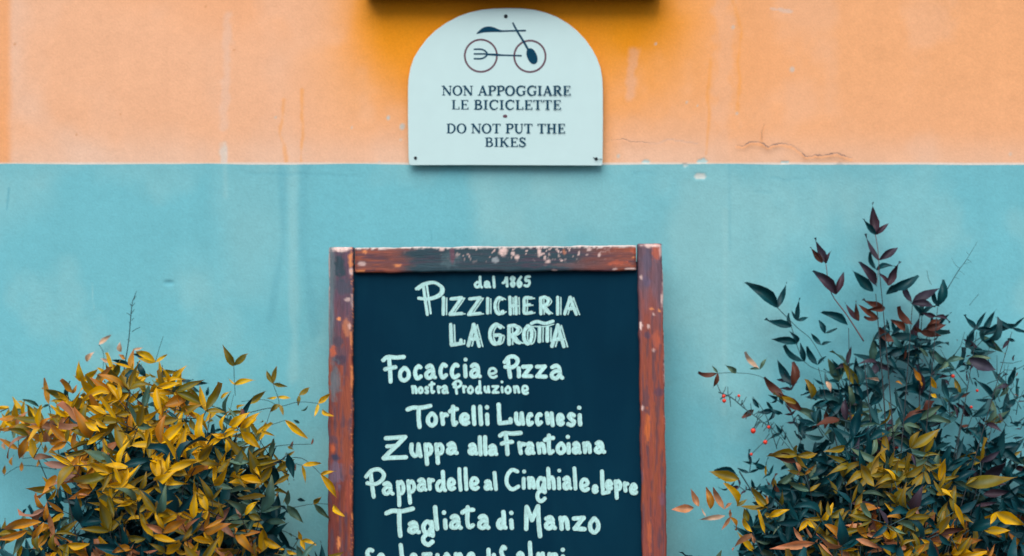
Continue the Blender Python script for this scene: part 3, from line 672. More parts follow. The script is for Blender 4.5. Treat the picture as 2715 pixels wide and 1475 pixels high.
# chalk hand lettering
def T3(*p): return list(p)
C = {
 'a': [[(.12, .14), (.45, .0), (.72, .16), (.80, .55), (.82, .85), (1, .97)], [(.78, .48), (.42, .42), (.08, .66), (.14, .93), (.48, .98), (.78, .72)]],
 'c': [[(.92, .12), (.55, .02), (.16, .30), (.10, .70), (.42, 1), (.97, .82)]],
 'd': [[(.70, .55), (.36, .50), (.06, .72), (.18, .97), (.52, .96), (.76, .70)], [(.74, 0), (.78, .5), (.84, .9), (1, .99)]],
 'e': [[(.12, .58), (.55, .56), (.90, .36), (.66, .05), (.25, .08), (.04, .5), (.22, .90), (.62, 1), (.95, .86)]],
 'g': [[(.80, .12), (.42, 0), (.06, .20), (.16, .44), (.55, .47), (.82, .26)], [(.84, .03), (.90, .4), (.96, .62)], [(.94, .60), (.45, .55), (.06, .70), (.12, .90), (.52, 1), (.92, .88)]],
 'h': [[(.08, 0), (.16, .5), (.22, 1)], [(.2, .62), (.5, .44), (.78, .55), (.92, 1)]],
 'i': [[(.35, 0), (.5, .5), (.62, 1)]],
 'l': [[(.22, 0), (.45, .5), (.72, 1)]],
 'n': [[(.05, .04), (.14, .5), (.2, 1)], [(.2, .36), (.5, .04), (.78, .22), (.95, 1)]],
 'o': [[(.45, .02), (.10, .35), (.12, .78), (.48, .98), (.86, .74), (.88, .32), (.55, .0), (.42, .04)]],
 'p': [[(.08, 0), (.22, .5), (.32, 1)], [(.16, .12), (.6, 0), (.95, .2), (.82, .44), (.34, .52)]],
 'r': [[(.08, 0), (.2, .5), (.3, 1)], [(.22, .42), (.5, .08), (.95, .12)]],
 's': [[(.85, .10), (.48, .0), (.14, .22), (.5, .48), (.90, .72), (.58, 1), (.05, .92)]],
 't': [[(.48, 0), (.46, .7), (.62, .98), (.95, .88)], [(.0, .26), (.4, .16), (1, .13)]],
 'u': [[(.1, .02), (.10, .62), (.35, .98), (.70, .80), (.80, .0)], [(.80, 0), (.88, .6), (.98, 1)]],
 'z': ['S', [(.05, .08), (.88, .05), (.10, .86), (.97, .90)], ],
 'm': [[(.03, .04), (.1, 1)], [(.1, .4), (.28, .05), (.42, .3), (.48, 1)], [(.48, .4), (.68, .05), (.85, .3), (.96, 1)]],
 'P': [[(.25, .12), (.34, .6), (.42, 1)], [(.0, .26), (.32, .04), (.72, .0), (.98, .18), (.86, .40), (.5, .53), (.08, .50)]],
 'I': [[(.5, 0), (.5, 1)]],
 'Z': ['S', [(.12, .10), (.98, .04), (.02, .97), (1, .92)]],
 'C': [[(.92, .10), (.5, .02), (.12, .32), (.12, .72), (.5, .99), (.98, .84)]],
 'H': [[(.12, 0), (.16, 1)], [(.85, 0), (.88, 1)], [(.15, .52), (.86, .50)]],
 'E': [[(.92, .04), (.18, .06), (.14, .5), (.16, .95), (.96, .92)], [(.16, .48), (.75, .46)]],
 'R': [[(.12, .04), (.16, 1)], [(.12, .06), (.6, .0), (.88, .22), (.62, .46), (.18, .54)], [(.35, .54), (.7, .85), (1, .95)]],
 'A': ['S', [(.04, .98), (.48, .02), (.96, 1)], [(.22, .68), (.74, .66)]],
 'L': ['S', [(.06, 0), (.14, .96), (.96, .90), (.94, .74)]],
 'G': [[(.92, .16), (.55, .0), (.14, .25), (.08, .65), (.35, .97), (.75, .94), (.92, .70), (.88, .55), (.52, .56)]],
 'O': [[(.45, .02), (.08, .32), (.10, .75), (.45, .98), (.85, .78), (.92, .35), (.60, .02), (.42, .04)]],
 'F': [[(.0, .16), (.22, .04), (.6, .06), (1, .03)], [(.28, .08), (.32, .5), (.36, 1)], [(.08, .52), (.30, .46), (.6, .44)]],
 'T': [[(.0, .18), (.25, .10), (.6, .10), (1, .02)], [(.50, .10), (.50, .6), (.54, 1)]],
 'M': ['S', [(.06, .76), (.10, .02), (.44, .46), (.82, .0)], [(.82, 0), (.86, .6), (.96, 1)]],
 'S': [[(.95, .08), (.55, .02), (.2, .22), (.4, .45), (.8, .65), (.7, .92), (.1, .96)]],
 '1': [[(.0, .62), (.4, .5), (.8, .02), (.92, 1)]],
 '8': [[(.85, .12), (.4, .0), (.15, .2), (.5, .45), (.9, .72), (.5, 1), (.1, .8), (.5, .46), (.85, .15)]],
 '6': [[(.8, .0), (.3, .35), (.1, .75), (.5, 1), (.9, .78), (.6, .52), (.2, .66)]],
 '5': [[(.9, .02), (.3, .05), (.25, .42), (.8, .4), (.9, .75), (.5, 1), (.05, .92)]],
 '.': [[(.45, .5), (.55, .5)]],
 'H2': [[(.08, .0), (.22, .85)], [(.2, .46), (.75, .50)], [(.70, 0), (.85, 1)]],
 'TT': [[(.0, .35), (.3, .0), (.7, .25), (1, .0)]],
}
def glyph(rb, ch, x0, x1, y0, y1, w, style):
    g = C[ch]; sharp = False; hw = w/2
    X0, X1, Y0, Y1 = x0+hw, x1-hw, y0+hw, y1-hw
    if style == 2: X1 -= w*.75
    if X1-X0 < 1: X0 = X1 = (x0+x1)/2; X0 -= 2; X1 += 2
    for st in g:
        if st == 'S': sharp = True; continue
        pts = [(X0+p[0]*(X1-X0)+rnd.uniform(-.5, .5), Y0+p[1]*(Y1-Y0)+rnd.uniform(-.5, .5)) for p in st]
        if sharp:
            for a, b in zip(pts[:-1], pts[1:]):
                seg = [(a[0]+(b[0]-a[0])*i/5, a[1]+(b[1]-a[1])*i/5, w*rnd.uniform(.93, 1.07)) for i in range(6)]
                rb.stroke(seg, jit=.06, col=rnd.uniform(.92, 1.05))
                if style == 2: rb.stroke([(p[0]+w*.95, p[1]+1, w*.42) for p in seg], jit=.15, col=.9)
                elif style == 1: rb.stroke([(p[0]+w*.35, p[1]+.5, w*.28) for p in seg], jit=.2, col=1.12)
        else:
            sp = [(p[0], p[1], w*rnd.uniform(.95, 1.05)) for p in smooth_pts(pts, 5)]
            rb.stroke(sp, jit=.05, col=rnd.uniform(.92, 1.05))
            if style == 2: rb.stroke([(p[0]+w*.95, p[1]+1, w*.42) for p in sp], jit=.15, col=.9)
            elif style == 1: rb.stroke([(p[0]+w*.30, p[1]+.5, w*.26) for p in sp], jit=.2, col=1.12)

LINES = [
 (7.5, 0, [('d', 1255, 1281, 731, 766), ('a', 1281, 1303, 744, 765), ('l', 1303, 1316, 731, 765), ('1', 1330, 1349, 731, 763), ('8', 1350, 1369, 731, 763), ('6', 1368, 1387, 731, 764), ('5', 1387, 1409, 730, 763)]),
 (9.0, 2, [('I', 1170, 1188, 785, 838), ('Z', 1188, 1236, 784, 840), ('Z', 1237, 1285, 784, 840), ('I', 1287, 1305, 788, 835), ('C', 1306, 1345, 784, 837), ('H', 1345, 1382, 784, 837), ('E', 1382, 1422, 784, 837), ('R', 1426, 1468, 784, 837), ('I', 1473, 1491, 784, 837), ('A', 1491, 1541, 784, 838)]),
 (10.0, 2, [('L', 1188, 1236, 856, 922), ('A', 1236, 1284, 855, 923), ('G', 1292, 1342, 855, 918), ('R', 1340, 1390, 858, 917), ('O', 1383, 1424, 859, 918), ('I', 1422, 1439, 864, 910), ('I', 1444, 1458, 864, 910), ('A', 1457, 1509, 856, 924)]),
 (12.0, 1, [('F', 1011, 1076, 939, 1018), ('o', 1053, 1092, 970, 1015), ('c', 1094, 1122, 965, 1010), ('a', 1123, 1159, 964, 1008), ('c', 1161, 1189, 961, 1007), ('c', 1191, 1221, 961, 1007), ('i', 1226, 1242, 964, 1004), ('.', 1228, 1241, 948, 960), ('a', 1242, 1278, 961, 1005), ('P', 1332, 1379, 940, 1006), ('i', 1368, 1383, 971, 1004), ('z', 1380, 1416, 965, 1007), ('z', 1416, 1453, 965, 1008), ('a', 1455, 1496, 964, 1009)]),
 (8.0, 0, [('e', 1292, 1321, 973, 1005), ('n', 1089, 1108, 1021, 1046), ('o', 1106, 1125, 1024, 1046), ('s', 1124, 1139, 1023, 1046), ('t', 1135, 1155, 1011, 1046), ('r', 1157, 1172, 1022, 1045), ('a', 1169, 1191, 1020, 1046), ('P', 1198, 1226, 1007, 1047), ('r', 1224, 1239, 1021, 1044), ('o', 1237, 1258, 1022, 1046), ('d', 1258, 1279, 1007, 1046), ('u', 1281, 1301, 1022, 1044), ('z', 1301, 1326, 1020, 1047), ('i', 1326, 1337, 1023, 1044), ('.', 1326, 1335, 1009, 1017), ('o', 1336, 1358, 1022, 1046), ('n', 1359, 1380, 1021, 1044), ('e', 1381, 1404, 1020, 1048)]),
 (12.5, 1, [('T', 1074, 1147, 1070, 1138), ('o', 1127, 1164, 1091, 1135), ('r', 1164, 1192, 1092, 1130), ('t', 1187, 1217, 1073, 1133), ('e', 1216, 1248, 1093, 1130), ('l', 1248, 1265, 1074, 1131), ('l', 1266, 1283, 1073, 1131), ('i', 1284, 1300, 1094, 1130), ('.', 1285, 1297, 1074, 1087), ('L', 1314, 1361, 1067, 1131), ('u', 1361, 1393, 1091, 1130), ('c', 1393, 1416, 1092, 1132), ('c', 1417, 1440, 1092, 1131), ('H2', 1443, 1474, 1091, 1133), ('e', 1473, 1499, 1094, 1131), ('s', 1500, 1530, 1093, 1133), ('i', 1529, 1546, 1096, 1131), ('.', 1527, 1545, 1074, 1089)]),
 (12.5, 1, [('Z', 1010, 1082, 1151, 1223), ('u', 1083, 1121, 1173, 1215), ('p', 1121, 1150, 1173, 1236), ('p', 1149, 1180, 1173, 1233), ('a', 1180, 1217, 1170, 1208), ('a', 1238, 1269, 1173, 1209), ('l', 1265, 1281, 1154, 1210), ('l', 1279, 1294, 1154, 1210), ('a', 1292, 1322, 1176, 1210), ('F', 1320, 1386, 1141, 1210), ('r', 1370, 1397, 1170, 1207), ('a', 1390, 1421, 1170, 1208), ('n', 1420, 1450, 1171, 1206), ('t', 1439, 1472, 1150, 1208), ('o', 1471, 1504, 1171, 1208), ('i', 1501, 1515, 1173, 1206), ('.', 1500, 1512, 1153, 1165), ('a', 1514, 1543, 1170, 1206), ('n', 1542, 1571, 1169, 1205), ('a', 1573, 1607, 1167, 1205)]),
 (11.5, 1, [('P', 965, 1024, 1240, 1323), ('a', 1010, 1046, 1275, 1315), ('p', 1048, 1076, 1273, 1345), ('p', 1076, 1104, 1271, 1339), ('a', 1103, 1134, 1266, 1305), ('r', 1131, 1154, 1266, 1302), ('d', 1152, 1186, 1246, 1306), ('e', 1183, 1211, 1265, 1303), ('l', 1211, 1228, 1239, 1304), ('l', 1227, 1244, 1238, 1303), ('e', 1243, 1273, 1262, 1302), ('a', 1281, 1308, 1271, 1302), ('l', 1304, 1323, 1249, 1303), ('C', 1335, 1380, 1240, 1304), ('i', 1382, 1395, 1264, 1299), ('.', 1383, 1397, 1244, 1257), ('n', 1396, 1422, 1262, 1298), ('g', 1419, 1451, 1262, 1335), ('h', 1446, 1476, 1237, 1300), ('i', 1475, 1490, 1264, 1300), ('.', 1476, 1490, 1242, 1255), ('a', 1489, 1518, 1261, 1301), ('l', 1516, 1533, 1237, 1301), ('e', 1534, 1566, 1266, 1306), ('e', 1568, 1588, 1284, 1310), ('L', 1590, 1620, 1244, 1316), ('e', 1603, 1627, 1270, 1302), ('p', 1625, 1651, 1271, 1326), ('r', 1650, 1670, 1276, 1307), ('e', 1667, 1693, 1279, 1314)]),
 (13.0, 1, [('T', 1018, 1100, 1342, 1427), ('a', 1078, 1116, 1380, 1418), ('g', 1115, 1155, 1377, 1450), ('l', 1145, 1168, 1339, 1408), ('i', 1172, 1190, 1374, 1406), ('.', 1169, 1185, 1351, 1368), ('a', 1189, 1227, 1362, 1406), ('t', 1220, 1261, 1339, 1405), ('a', 1263, 1301, 1362, 1406), ('d', 1314, 1346, 1352, 1406), ('i', 1348, 1365, 1375, 1406), ('.', 1348, 1364, 1352, 1368), ('M', 1386, 1440, 1337, 1428), ('a', 1440, 1477, 1366, 1407), ('n', 1479, 1513, 1366, 1408), ('z', 1514, 1557, 1366, 1413), ('o', 1557, 1595, 1369, 1419)]),
 (12.5, 1, [('S', 965, 993, 1451, 1508), ('e', 997, 1024, 1465, 1506), ('l', 1055, 1076, 1440, 1507), ('e', 1084, 1110, 1465, 1508), ('z', 1116, 1149, 1462, 1508), ('i', 1152, 1168, 1466, 1507), ('o', 1170, 1198, 1464, 1508), ('n', 1202, 1232, 1463, 1508), ('e', 1235, 1263, 1462, 1507), ('d', 1284, 1303, 1452, 1508), ('i', 1304, 1316, 1466, 1508), ('S', 1321, 1346, 1444, 1508), ('a', 1366, 1396, 1461, 1506), ('l', 1397, 1417, 1434, 1506), ('u', 1420, 1448, 1462, 1506), ('m', 1450, 1484, 1462, 1506), ('i', 1486, 1500, 1470, 1507), ('.', 1484, 1500, 1450, 1466)]),
 (12.0, 1, [('V', 1000, 1010, 1530, 1580)]),
]
KEEP = {(9, 1055), (9, 1084), (9, 1116), (2, 1292), (8, 1263)}
def fboard(px, py, h): return on_board(px, py, PANEL_Y-h)
for li, (w, style, gl) in enumerate(LINES[:-1]):
    rb = Ribbon(fboard, 2.5e-4)
    if li > 2: w *= .93
    if li == 1:   # the big swash P of the title
        for dx, ww in ((0, 8.5), (9, 5.5)):
            rb.stroke([(x+dx*.6, y+dx*.2, ww) for x, y in smooth_pts([(1104, 766), (1122, 754), (1148, 749), (1166, 757), (1171, 768), (1166, 780), (1150, 789), (1130, 793), (1110, 791)], 6)], jit=.05)
            rb.stroke([(x+dx, y-dx*.3, ww) for x, y in smooth_pts([(1123, 761), (1128, 798), (1133, 834)], 6)], jit=.05)
    if li == 2:
        rb.stroke([(x, y, 9) for x, y in smooth_pts([(1409, 858), (1424, 853), (1446, 858), (1466, 852)], 6)], jit=.05)
        rb.stroke([(x, y, 3.5) for x, y in smooth_pts([(1414, 866), (1446, 866), (1468, 860)], 6)], jit=.15, col=.85)
    if li == 6: rb.stroke([(1026, 1184, 10), (1040, 1183, 10), (1056, 1180, 10)], jit=.1)
    last = None
    for g_ in gl:
        if last is not None and (g_[1]-last > 6.5 or g_[1] < last-90) and li not in (1,) and g_[0] not in '.' and (li, g_[1]) not in KEEP:
            rb.build("chalk_word", M_chalk, panel); rb = Ribbon(fboard, 2.5e-4)
        glyph(rb, g_[0], *g_[1:], w, style); last = g_[2]
    rb.build("chalk_word", M_chalk, panel)

# ------------------------------------------------------------------ leaves
def leaf_mesh(name, wide, fold, curl, bend, seed):
    r = random.Random(seed); v = []; f = []; uv = []; tw = r.uniform(-.8, .8)
    ts = [0, .08, .22, .40, .58, .76, .90, 1.0]
    wd = [.10, .42, .82, 1.0, .86, .52, .20, .015]
    for t, w in zip(ts, wd):
        wv = tw*(t-.3)*wide; z = curl*math.sin(t*math.pi*.9)-curl*.8*t*t; x0 = bend*t*t; hw = .5*wide*w*(1+r.uniform(-.08, .08))
        y = t
        v += [(x0-hw, y, z+fold*hw*2-wv+r.uniform(-.008, .008)), (x0-hw*.5, y, z+fold*hw*.75-wv*.5), (x0, y, z), (x0+hw*.5, y, z+fold*hw*.75+wv*.5), (x0+hw, y, z+fold*hw*2+wv+r.uniform(-.008, .008))]
        uv += [(0, t), (.25, t), (.5, t), (.75, t), (1, t)]
    for i in range(len(ts)-1):
        for j in range(4): a = i*5+j; f.append((a, a+1, a+6, a+5))
    me = bpy.data.meshes.new(name); me.from_pydata(v, [], f); me.update()
    me.polygons.foreach_set("use_smooth", [True]*len(f))
    ul = me.uv_layers.new(name="UVMap")
    for l in me.loops: ul.data[l.index].uv = uv[l.vertex_index]
    me.materials.append(LM['gold'])
    return me, np.array(v), f, uv
_lr = random.Random(5)
LEAF = [leaf_mesh("leaf", _lr.uniform(.22, .35), _lr.uniform(.1, .65), _lr.uniform(-.22, .26), _lr.uniform(-.14, .14), i) for i in range(16)]

def pl(px, py, y): return at(px, py, y*.6 if y > -.115 else y+.045 if y < -.16 else -.069-(-.115-y)*1.02)   # thin outer sprays lie close to the wall

class Bush:
    def __init__(s, name, label, cat, root, colour_f):
        s.o = empty(name, root); tag(s.o, label, cat); s.root = root; s.L = []; s.tw = []; s.cf = colour_f
    def leaf(s, base, tip, width=1.0, mat=None, facing=None, pri=0, px=0, py=0, var=None):
        d = tip-base; ln = d.length; y = d/ln
        nrm = facing if facing is not None else Vector((rnd.gauss(0, .55), -1, rnd.gauss(.35, .45)))
        z = (nrm-y*nrm.dot(y)).normalized(); x = y.cross(z)
        R = Matrix((x, y, z)).transposed().to_4x4()
        M = Matrix.Translation(base) @ R @ Matrix.Diagonal((ln*width, ln, ln, 1))
        s.L.append((pri, M, mat or s.cf(px, py, rnd), var if var is not None else rnd.randrange(len(LEAF))))
    def spray(s, px, py, y, ang, size, pairs=1, pri=0, mat=None, twig=True):
        """a leaf spray: trio at the end, opposite pairs below; ang in the wall plane, 90 = up"""
        d = Vector((math.cos(ang), rnd.uniform(-.45, .15), math.sin(ang))).normalized()
        tipb = pl(px, py, y); sz = size*S
        side = d.cross(Vector((0, -1, .2))).normalized(); pts = [tipb]
        for k in range(pairs+1):
            b = tipb-d*(sz*.62*k); b.z -= .1*sz*k*k; pts.append(b)
            if k == 0:
                s.leaf(b, b+(d+Vector((rnd.gauss(0, .16), rnd.gauss(0, .25), rnd.gauss(-.12, .18)))).normalized()*sz*rnd.uniform(.9, 1.15), rnd.uniform(.8, 1.1), mat, None, pri, px, py)
            for sg in (-1, 1):
                if k > 0 and rnd.random() < .2: continue
                dd = (d*rnd.uniform(.45, .9)+side*sg*rnd.uniform(.65, 1.0)+Vector((0, rnd.gauss(-.1, .3), rnd.gauss(-.15, .15)))).normalized()
                s.leaf(b, b+dd*sz*rnd.uniform(.6, .98), rnd.uniform(.8, 1.15), mat, None, pri, px, py)
        if twig: s.tw.append((pts[::-1], .0009, .0006))
    def hero(s, b, tips, y, mat, w=1.0, dy=.0):
        B = pl(b[0], b[1], y)
        for (tx, ty) in tips:
            T = pl(tx, ty, y+rnd.uniform(-.018, .012)+dy)
            s.leaf(B, T, w*rnd.uniform(.82, 1.02), rnd.choice(mat) if isinstance(mat, (list, tuple)) else mat, Vector((rnd.gauss(0, .3), -1, rnd.gauss(.25, .25))), 9, b[0], b[1], rnd.choice([0, 1, 2, 4, 6]))
    def build(s, twigmat):
        root = parent_world(s.o).inverted()
        s.L.sort(key=lambda q: -q[0])
        for i, (p, M, m, k) in enumerate(s.L[:300]):
            o = bpy.data.objects.new("leaf", LEAF[k][0]); link(o, s.o)
            o.matrix_local = root @ M
            o.material_slots[0].link = 'OBJECT'; o.material_slots[0].material = LM[m]
        rest = s.L[300:]
        if rest:
            keys = list(LM); V_ = []; F_ = []; U_ = []; MI = []; n0 = 0
            for (p, M, m, k) in rest:
                Mn = np.array(root @ M); v = LEAF[k][1]; V_.append(v @ Mn[:3, :3].T+Mn[:3, 3])
                F_ += [tuple(n0+a for a in f) for f in LEAF[k][2]]; MI += [keys.index(m)]*len(LEAF[k][2])
                for f in LEAF[k][2]: U_ += [LEAF[k][3][a] for a in f]
                n0 += len(v)
            me = bpy.data.meshes.new("inner_foliage"); me.from_pydata(np.concatenate(V_).tolist(), [], F_); me.update()
            for kk in keys: me.materials.append(LM[kk])
            me.polygons.foreach_set("material_index", MI); me.polygons.foreach_set("use_smooth", [True]*len(F_))
            ul = me.uv_layers.new(name="UVMap"); ul.data.foreach_set("uv", np.array(U_, dtype=np.float32).ravel())
            o = bpy.data.objects.new("inner_foliage", me); link(o, s.o); o['kind'] = 'stuff'
        v, f = [], []
        for (pts, r0, r1) in s.tw: tube(v, f, pts, r0, r1, 4)
        if v:
            o = mesh_obj("twigs", v, f, twigmat, s.o, True); o['kind'] = 'stuff'

def bez(a, b, c, n=8): return [a*(1-t)**2+b*(2*t*(1-t))+c*t*t for t in [i/n for i in range(n+1)]]

def in_poly(x, y, P):
    c = False; j = len(P)-1
    for i in range(len(P)):
        if (P[i][1] > y) != (P[j][1] > y) and x < (P[j][0]-P[i][0])*(y-P[i][1])/(P[j][1]-P[i][1])+P[i][0]: c = not c
        j = i
    return c

def pick(r, *pairs):
    t = sum(p[1] for p in pairs)*r.random()
    for n_, w in pairs:
        t -= w
        if t <= 0: return n_
    return pairs[-1][0]

def pot(px, y, top, rad):
    c = Vector(((px-1357.5)*(y-CAMY)/2.5*S, y, 0)); h = top; vv = []; ff = []
    prof = [(rad*.66, 0), (rad*.70, .01), (rad*.93, h*.82), (rad*1.02, h*.83), (rad*1.04, h*.98), (rad*.98, h), (rad*.90, h*.985), (rad*.88, h*.90), (0.001, h*.90)]
    for r_, z in prof:
        for i in range(40): a = i*math.pi/20; vv.append(Vector((r_*math.cos(a), r_*math.sin(a), z)))
    for j in range(len(prof)-1):
        for i in range(40): a, b = j*40+i, j*40+(i+1) % 40; ff.append((a, b, b+40, a+40))
    o = mesh_obj("plant_pot", vv, ff, M_pot, None, True); o.location = c
    return o, c+Vector((0, 0, h*.9))

# ---- left shrub: golden
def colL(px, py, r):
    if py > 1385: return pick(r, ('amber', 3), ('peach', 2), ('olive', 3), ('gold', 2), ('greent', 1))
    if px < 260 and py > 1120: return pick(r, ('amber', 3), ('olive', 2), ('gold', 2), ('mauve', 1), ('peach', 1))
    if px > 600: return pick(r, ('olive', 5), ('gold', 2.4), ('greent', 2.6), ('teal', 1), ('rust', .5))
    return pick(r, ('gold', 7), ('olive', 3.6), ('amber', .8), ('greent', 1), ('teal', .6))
potL, rootL = pot(400, -.30, .36, .17); tag(potL, "terracotta pot standing under the golden shrub left of the chalkboard", "plant pot", "terracotta pots by the wall")
BL = Bush("golden_shrub", "golden yellow shrub with lance-shaped leaves left of the menu chalkboard", "shrub", rootL, colL)
PW, PC, A_ = 'pale', ['pale', 'amber'], ['gold', 'amber']
BL.hero((262, 914), [(291, 883)], -.03, 'pale', 1.7)
BL.hero((321, 933), [(313, 906)], -.10, 'pale', 1.9); BL.hero((230, 959), [(247, 929)], -.10, 'pale', 1.4)
BL.hero((304, 987), [(288, 962)], -.12, 'amber', 2.0); BL.hero((290, 961), [(266, 950)], -.10, 'pale', 1.3)
BL.hero((332, 952), [(318, 940)], -.12, 'amber', 1.6); BL.hero((352, 927), [(382, 920)], -.1, 'pale', .8)
BL.hero((222, 1010), [(201, 957), (259, 979), (197, 993)], -.14, 'gold', 1.1)
BL.hero((130, 1073), [(111, 1004), (106, 1083)], -.12, ['greent', 'amber']); BL.hero((96, 1106), [(54, 1066)], -.16, 'gold', .8); BL.hero((104, 1080), [(60, 1062)], -.12, 'greent', .8)
BL.hero((193, 1044), [(164, 1004), (200, 1020)], -.16, 'amber', 1.3); BL.hero((178, 1062), [(148, 1038)], -.15, 'gold')
BL.hero((412, 961), [(364, 928), (442, 936), (365, 955)], -.16, ['olive', 'gold'], 1.1)
BL.hero((345, 970), [(290, 958)], -.12, 'teal', 1.0); BL.hero((385, 952), [(352, 942)], -.10, 'teal', 1.1)
BL.hero((456, 1003), [(390, 1035)], -.2, 'gold', 1.3); BL.hero((460, 1005), [(487, 968)], -.2, 'gold', 1.1)
BL.hero((390, 1040), [(337, 989)], -.18, 'olive')
BL.hero((350, 1010), [(343, 1020)], -.1, 'teal')
for (b, t, m) in [((500, 1020), [(555, 1010), (527, 1045)], 'teal'), ((548, 1050), [(556, 1025)], 'teal'), ((480, 1010), [(515, 1005)], 'teal'), ((430, 1000), [(470, 985)], 'teal')]: BL.hero(b, t, -.08, m, 1.1)
BL.hero((620.5, 970), [(585, 920), (655, 933)], -.13, ['olive'], 1.15); BL.hero((622, 1020), [(603, 1004), (675, 1002)], -.13, 'gold', 1.1)
BL.hero((724, 1018), [(701, 983), (729, 970), (761, 1026)], -.13, 'olive', 1.05); BL.hero((794, 1048), [(821, 1023), (794, 1076)], -.13, 'olive', 1.25)
BL.hero((661, 1071), [(706, 1036)], -.15, 'olive', 1.1); BL.hero((735, 1053), [(708, 1059), (772, 1053)], -.14, 'gold', .9)
BL.hero((844, 1070), [(876, 1044), (838, 1108)], -.16, 'gold', 1.2); BL.hero((855, 1085), [(879, 1107)], -.16, 'gold', 1.0)
BL.hero((741, 1073), [(714, 1089), (757, 1102)], -.15, 'olive', 1.3); BL.hero((586, 1057), [(613, 1040)], -.15, 'gold', 1.1); BL.hero((630, 1085), [(650, 1070)], -.15, 'gold')
BL.hero((756, 1115), [(790, 1128), (820, 1158)], -.17, 'gold', .8)
BL.hero((801, 1234), [(852, 1222), (815, 1282)], -.18, 'gold', 1.0); BL.hero((851, 1258), [(890, 1253), (900, 1317)], -.19, 'gold', .9)
BL.hero((739, 1221), [(718, 1200), (785, 1239), (773, 1282)], -.17, ['olive', 'gold'], .9); BL.hero((833, 1337), [(875, 1379)], -.17, 'greent', .9); BL.hero((831, 1335), [(853, 1316)], -.17, 'olive', 1.2)
BL.hero((884, 1339), [(912, 1364)], -.2, 'gold', 1.1); BL.hero((761, 1341), [(806, 1389), (765, 1300)], -.2, 'greent', 1.2); BL.hero((707, 1245), [(731, 1294)], -.16, 'olive', 1.2)
BL.hero((672, 1234), [(721, 1214)], -.17, 'greent', 1.2); BL.hero((608, 1269), [(670, 1300)], -.24, 'olive', 1.3); BL.hero((610, 1265), [(648, 1240)], -.22, 'gold', 1.2)
BL.hero((798, 1432), [(790, 1407), (839, 1440), (811, 1462)], -.2, 'gold', 1.1); BL.hero((699, 1426), [(752, 1451)], -.24, 'gold', 1.1); BL.hero((695, 1466), [(667, 1446), (745, 1480)], -.25, 'amber')
BL.hero((705, 1385), [(757, 1380)], -.2, 'greent', 1.1); BL.hero((760, 1460), [(787, 1466)], -.2, 'gold', 1.2)
for (x, y) in [(826, 1170), (775, 1178), (723, 1185), (672, 1205), (655, 1222), (745, 1230), (783, 1240), (733, 1310), (690, 1297), (757, 1255)]:
    BL.hero((x, y+9), [(x+rnd.uniform(-8, 8), y-12)], -.10, ['rust', 'amber'], 1.1)
BL.hero((870, 1208), [(890, 1216)], -.1, 'amber', .9)
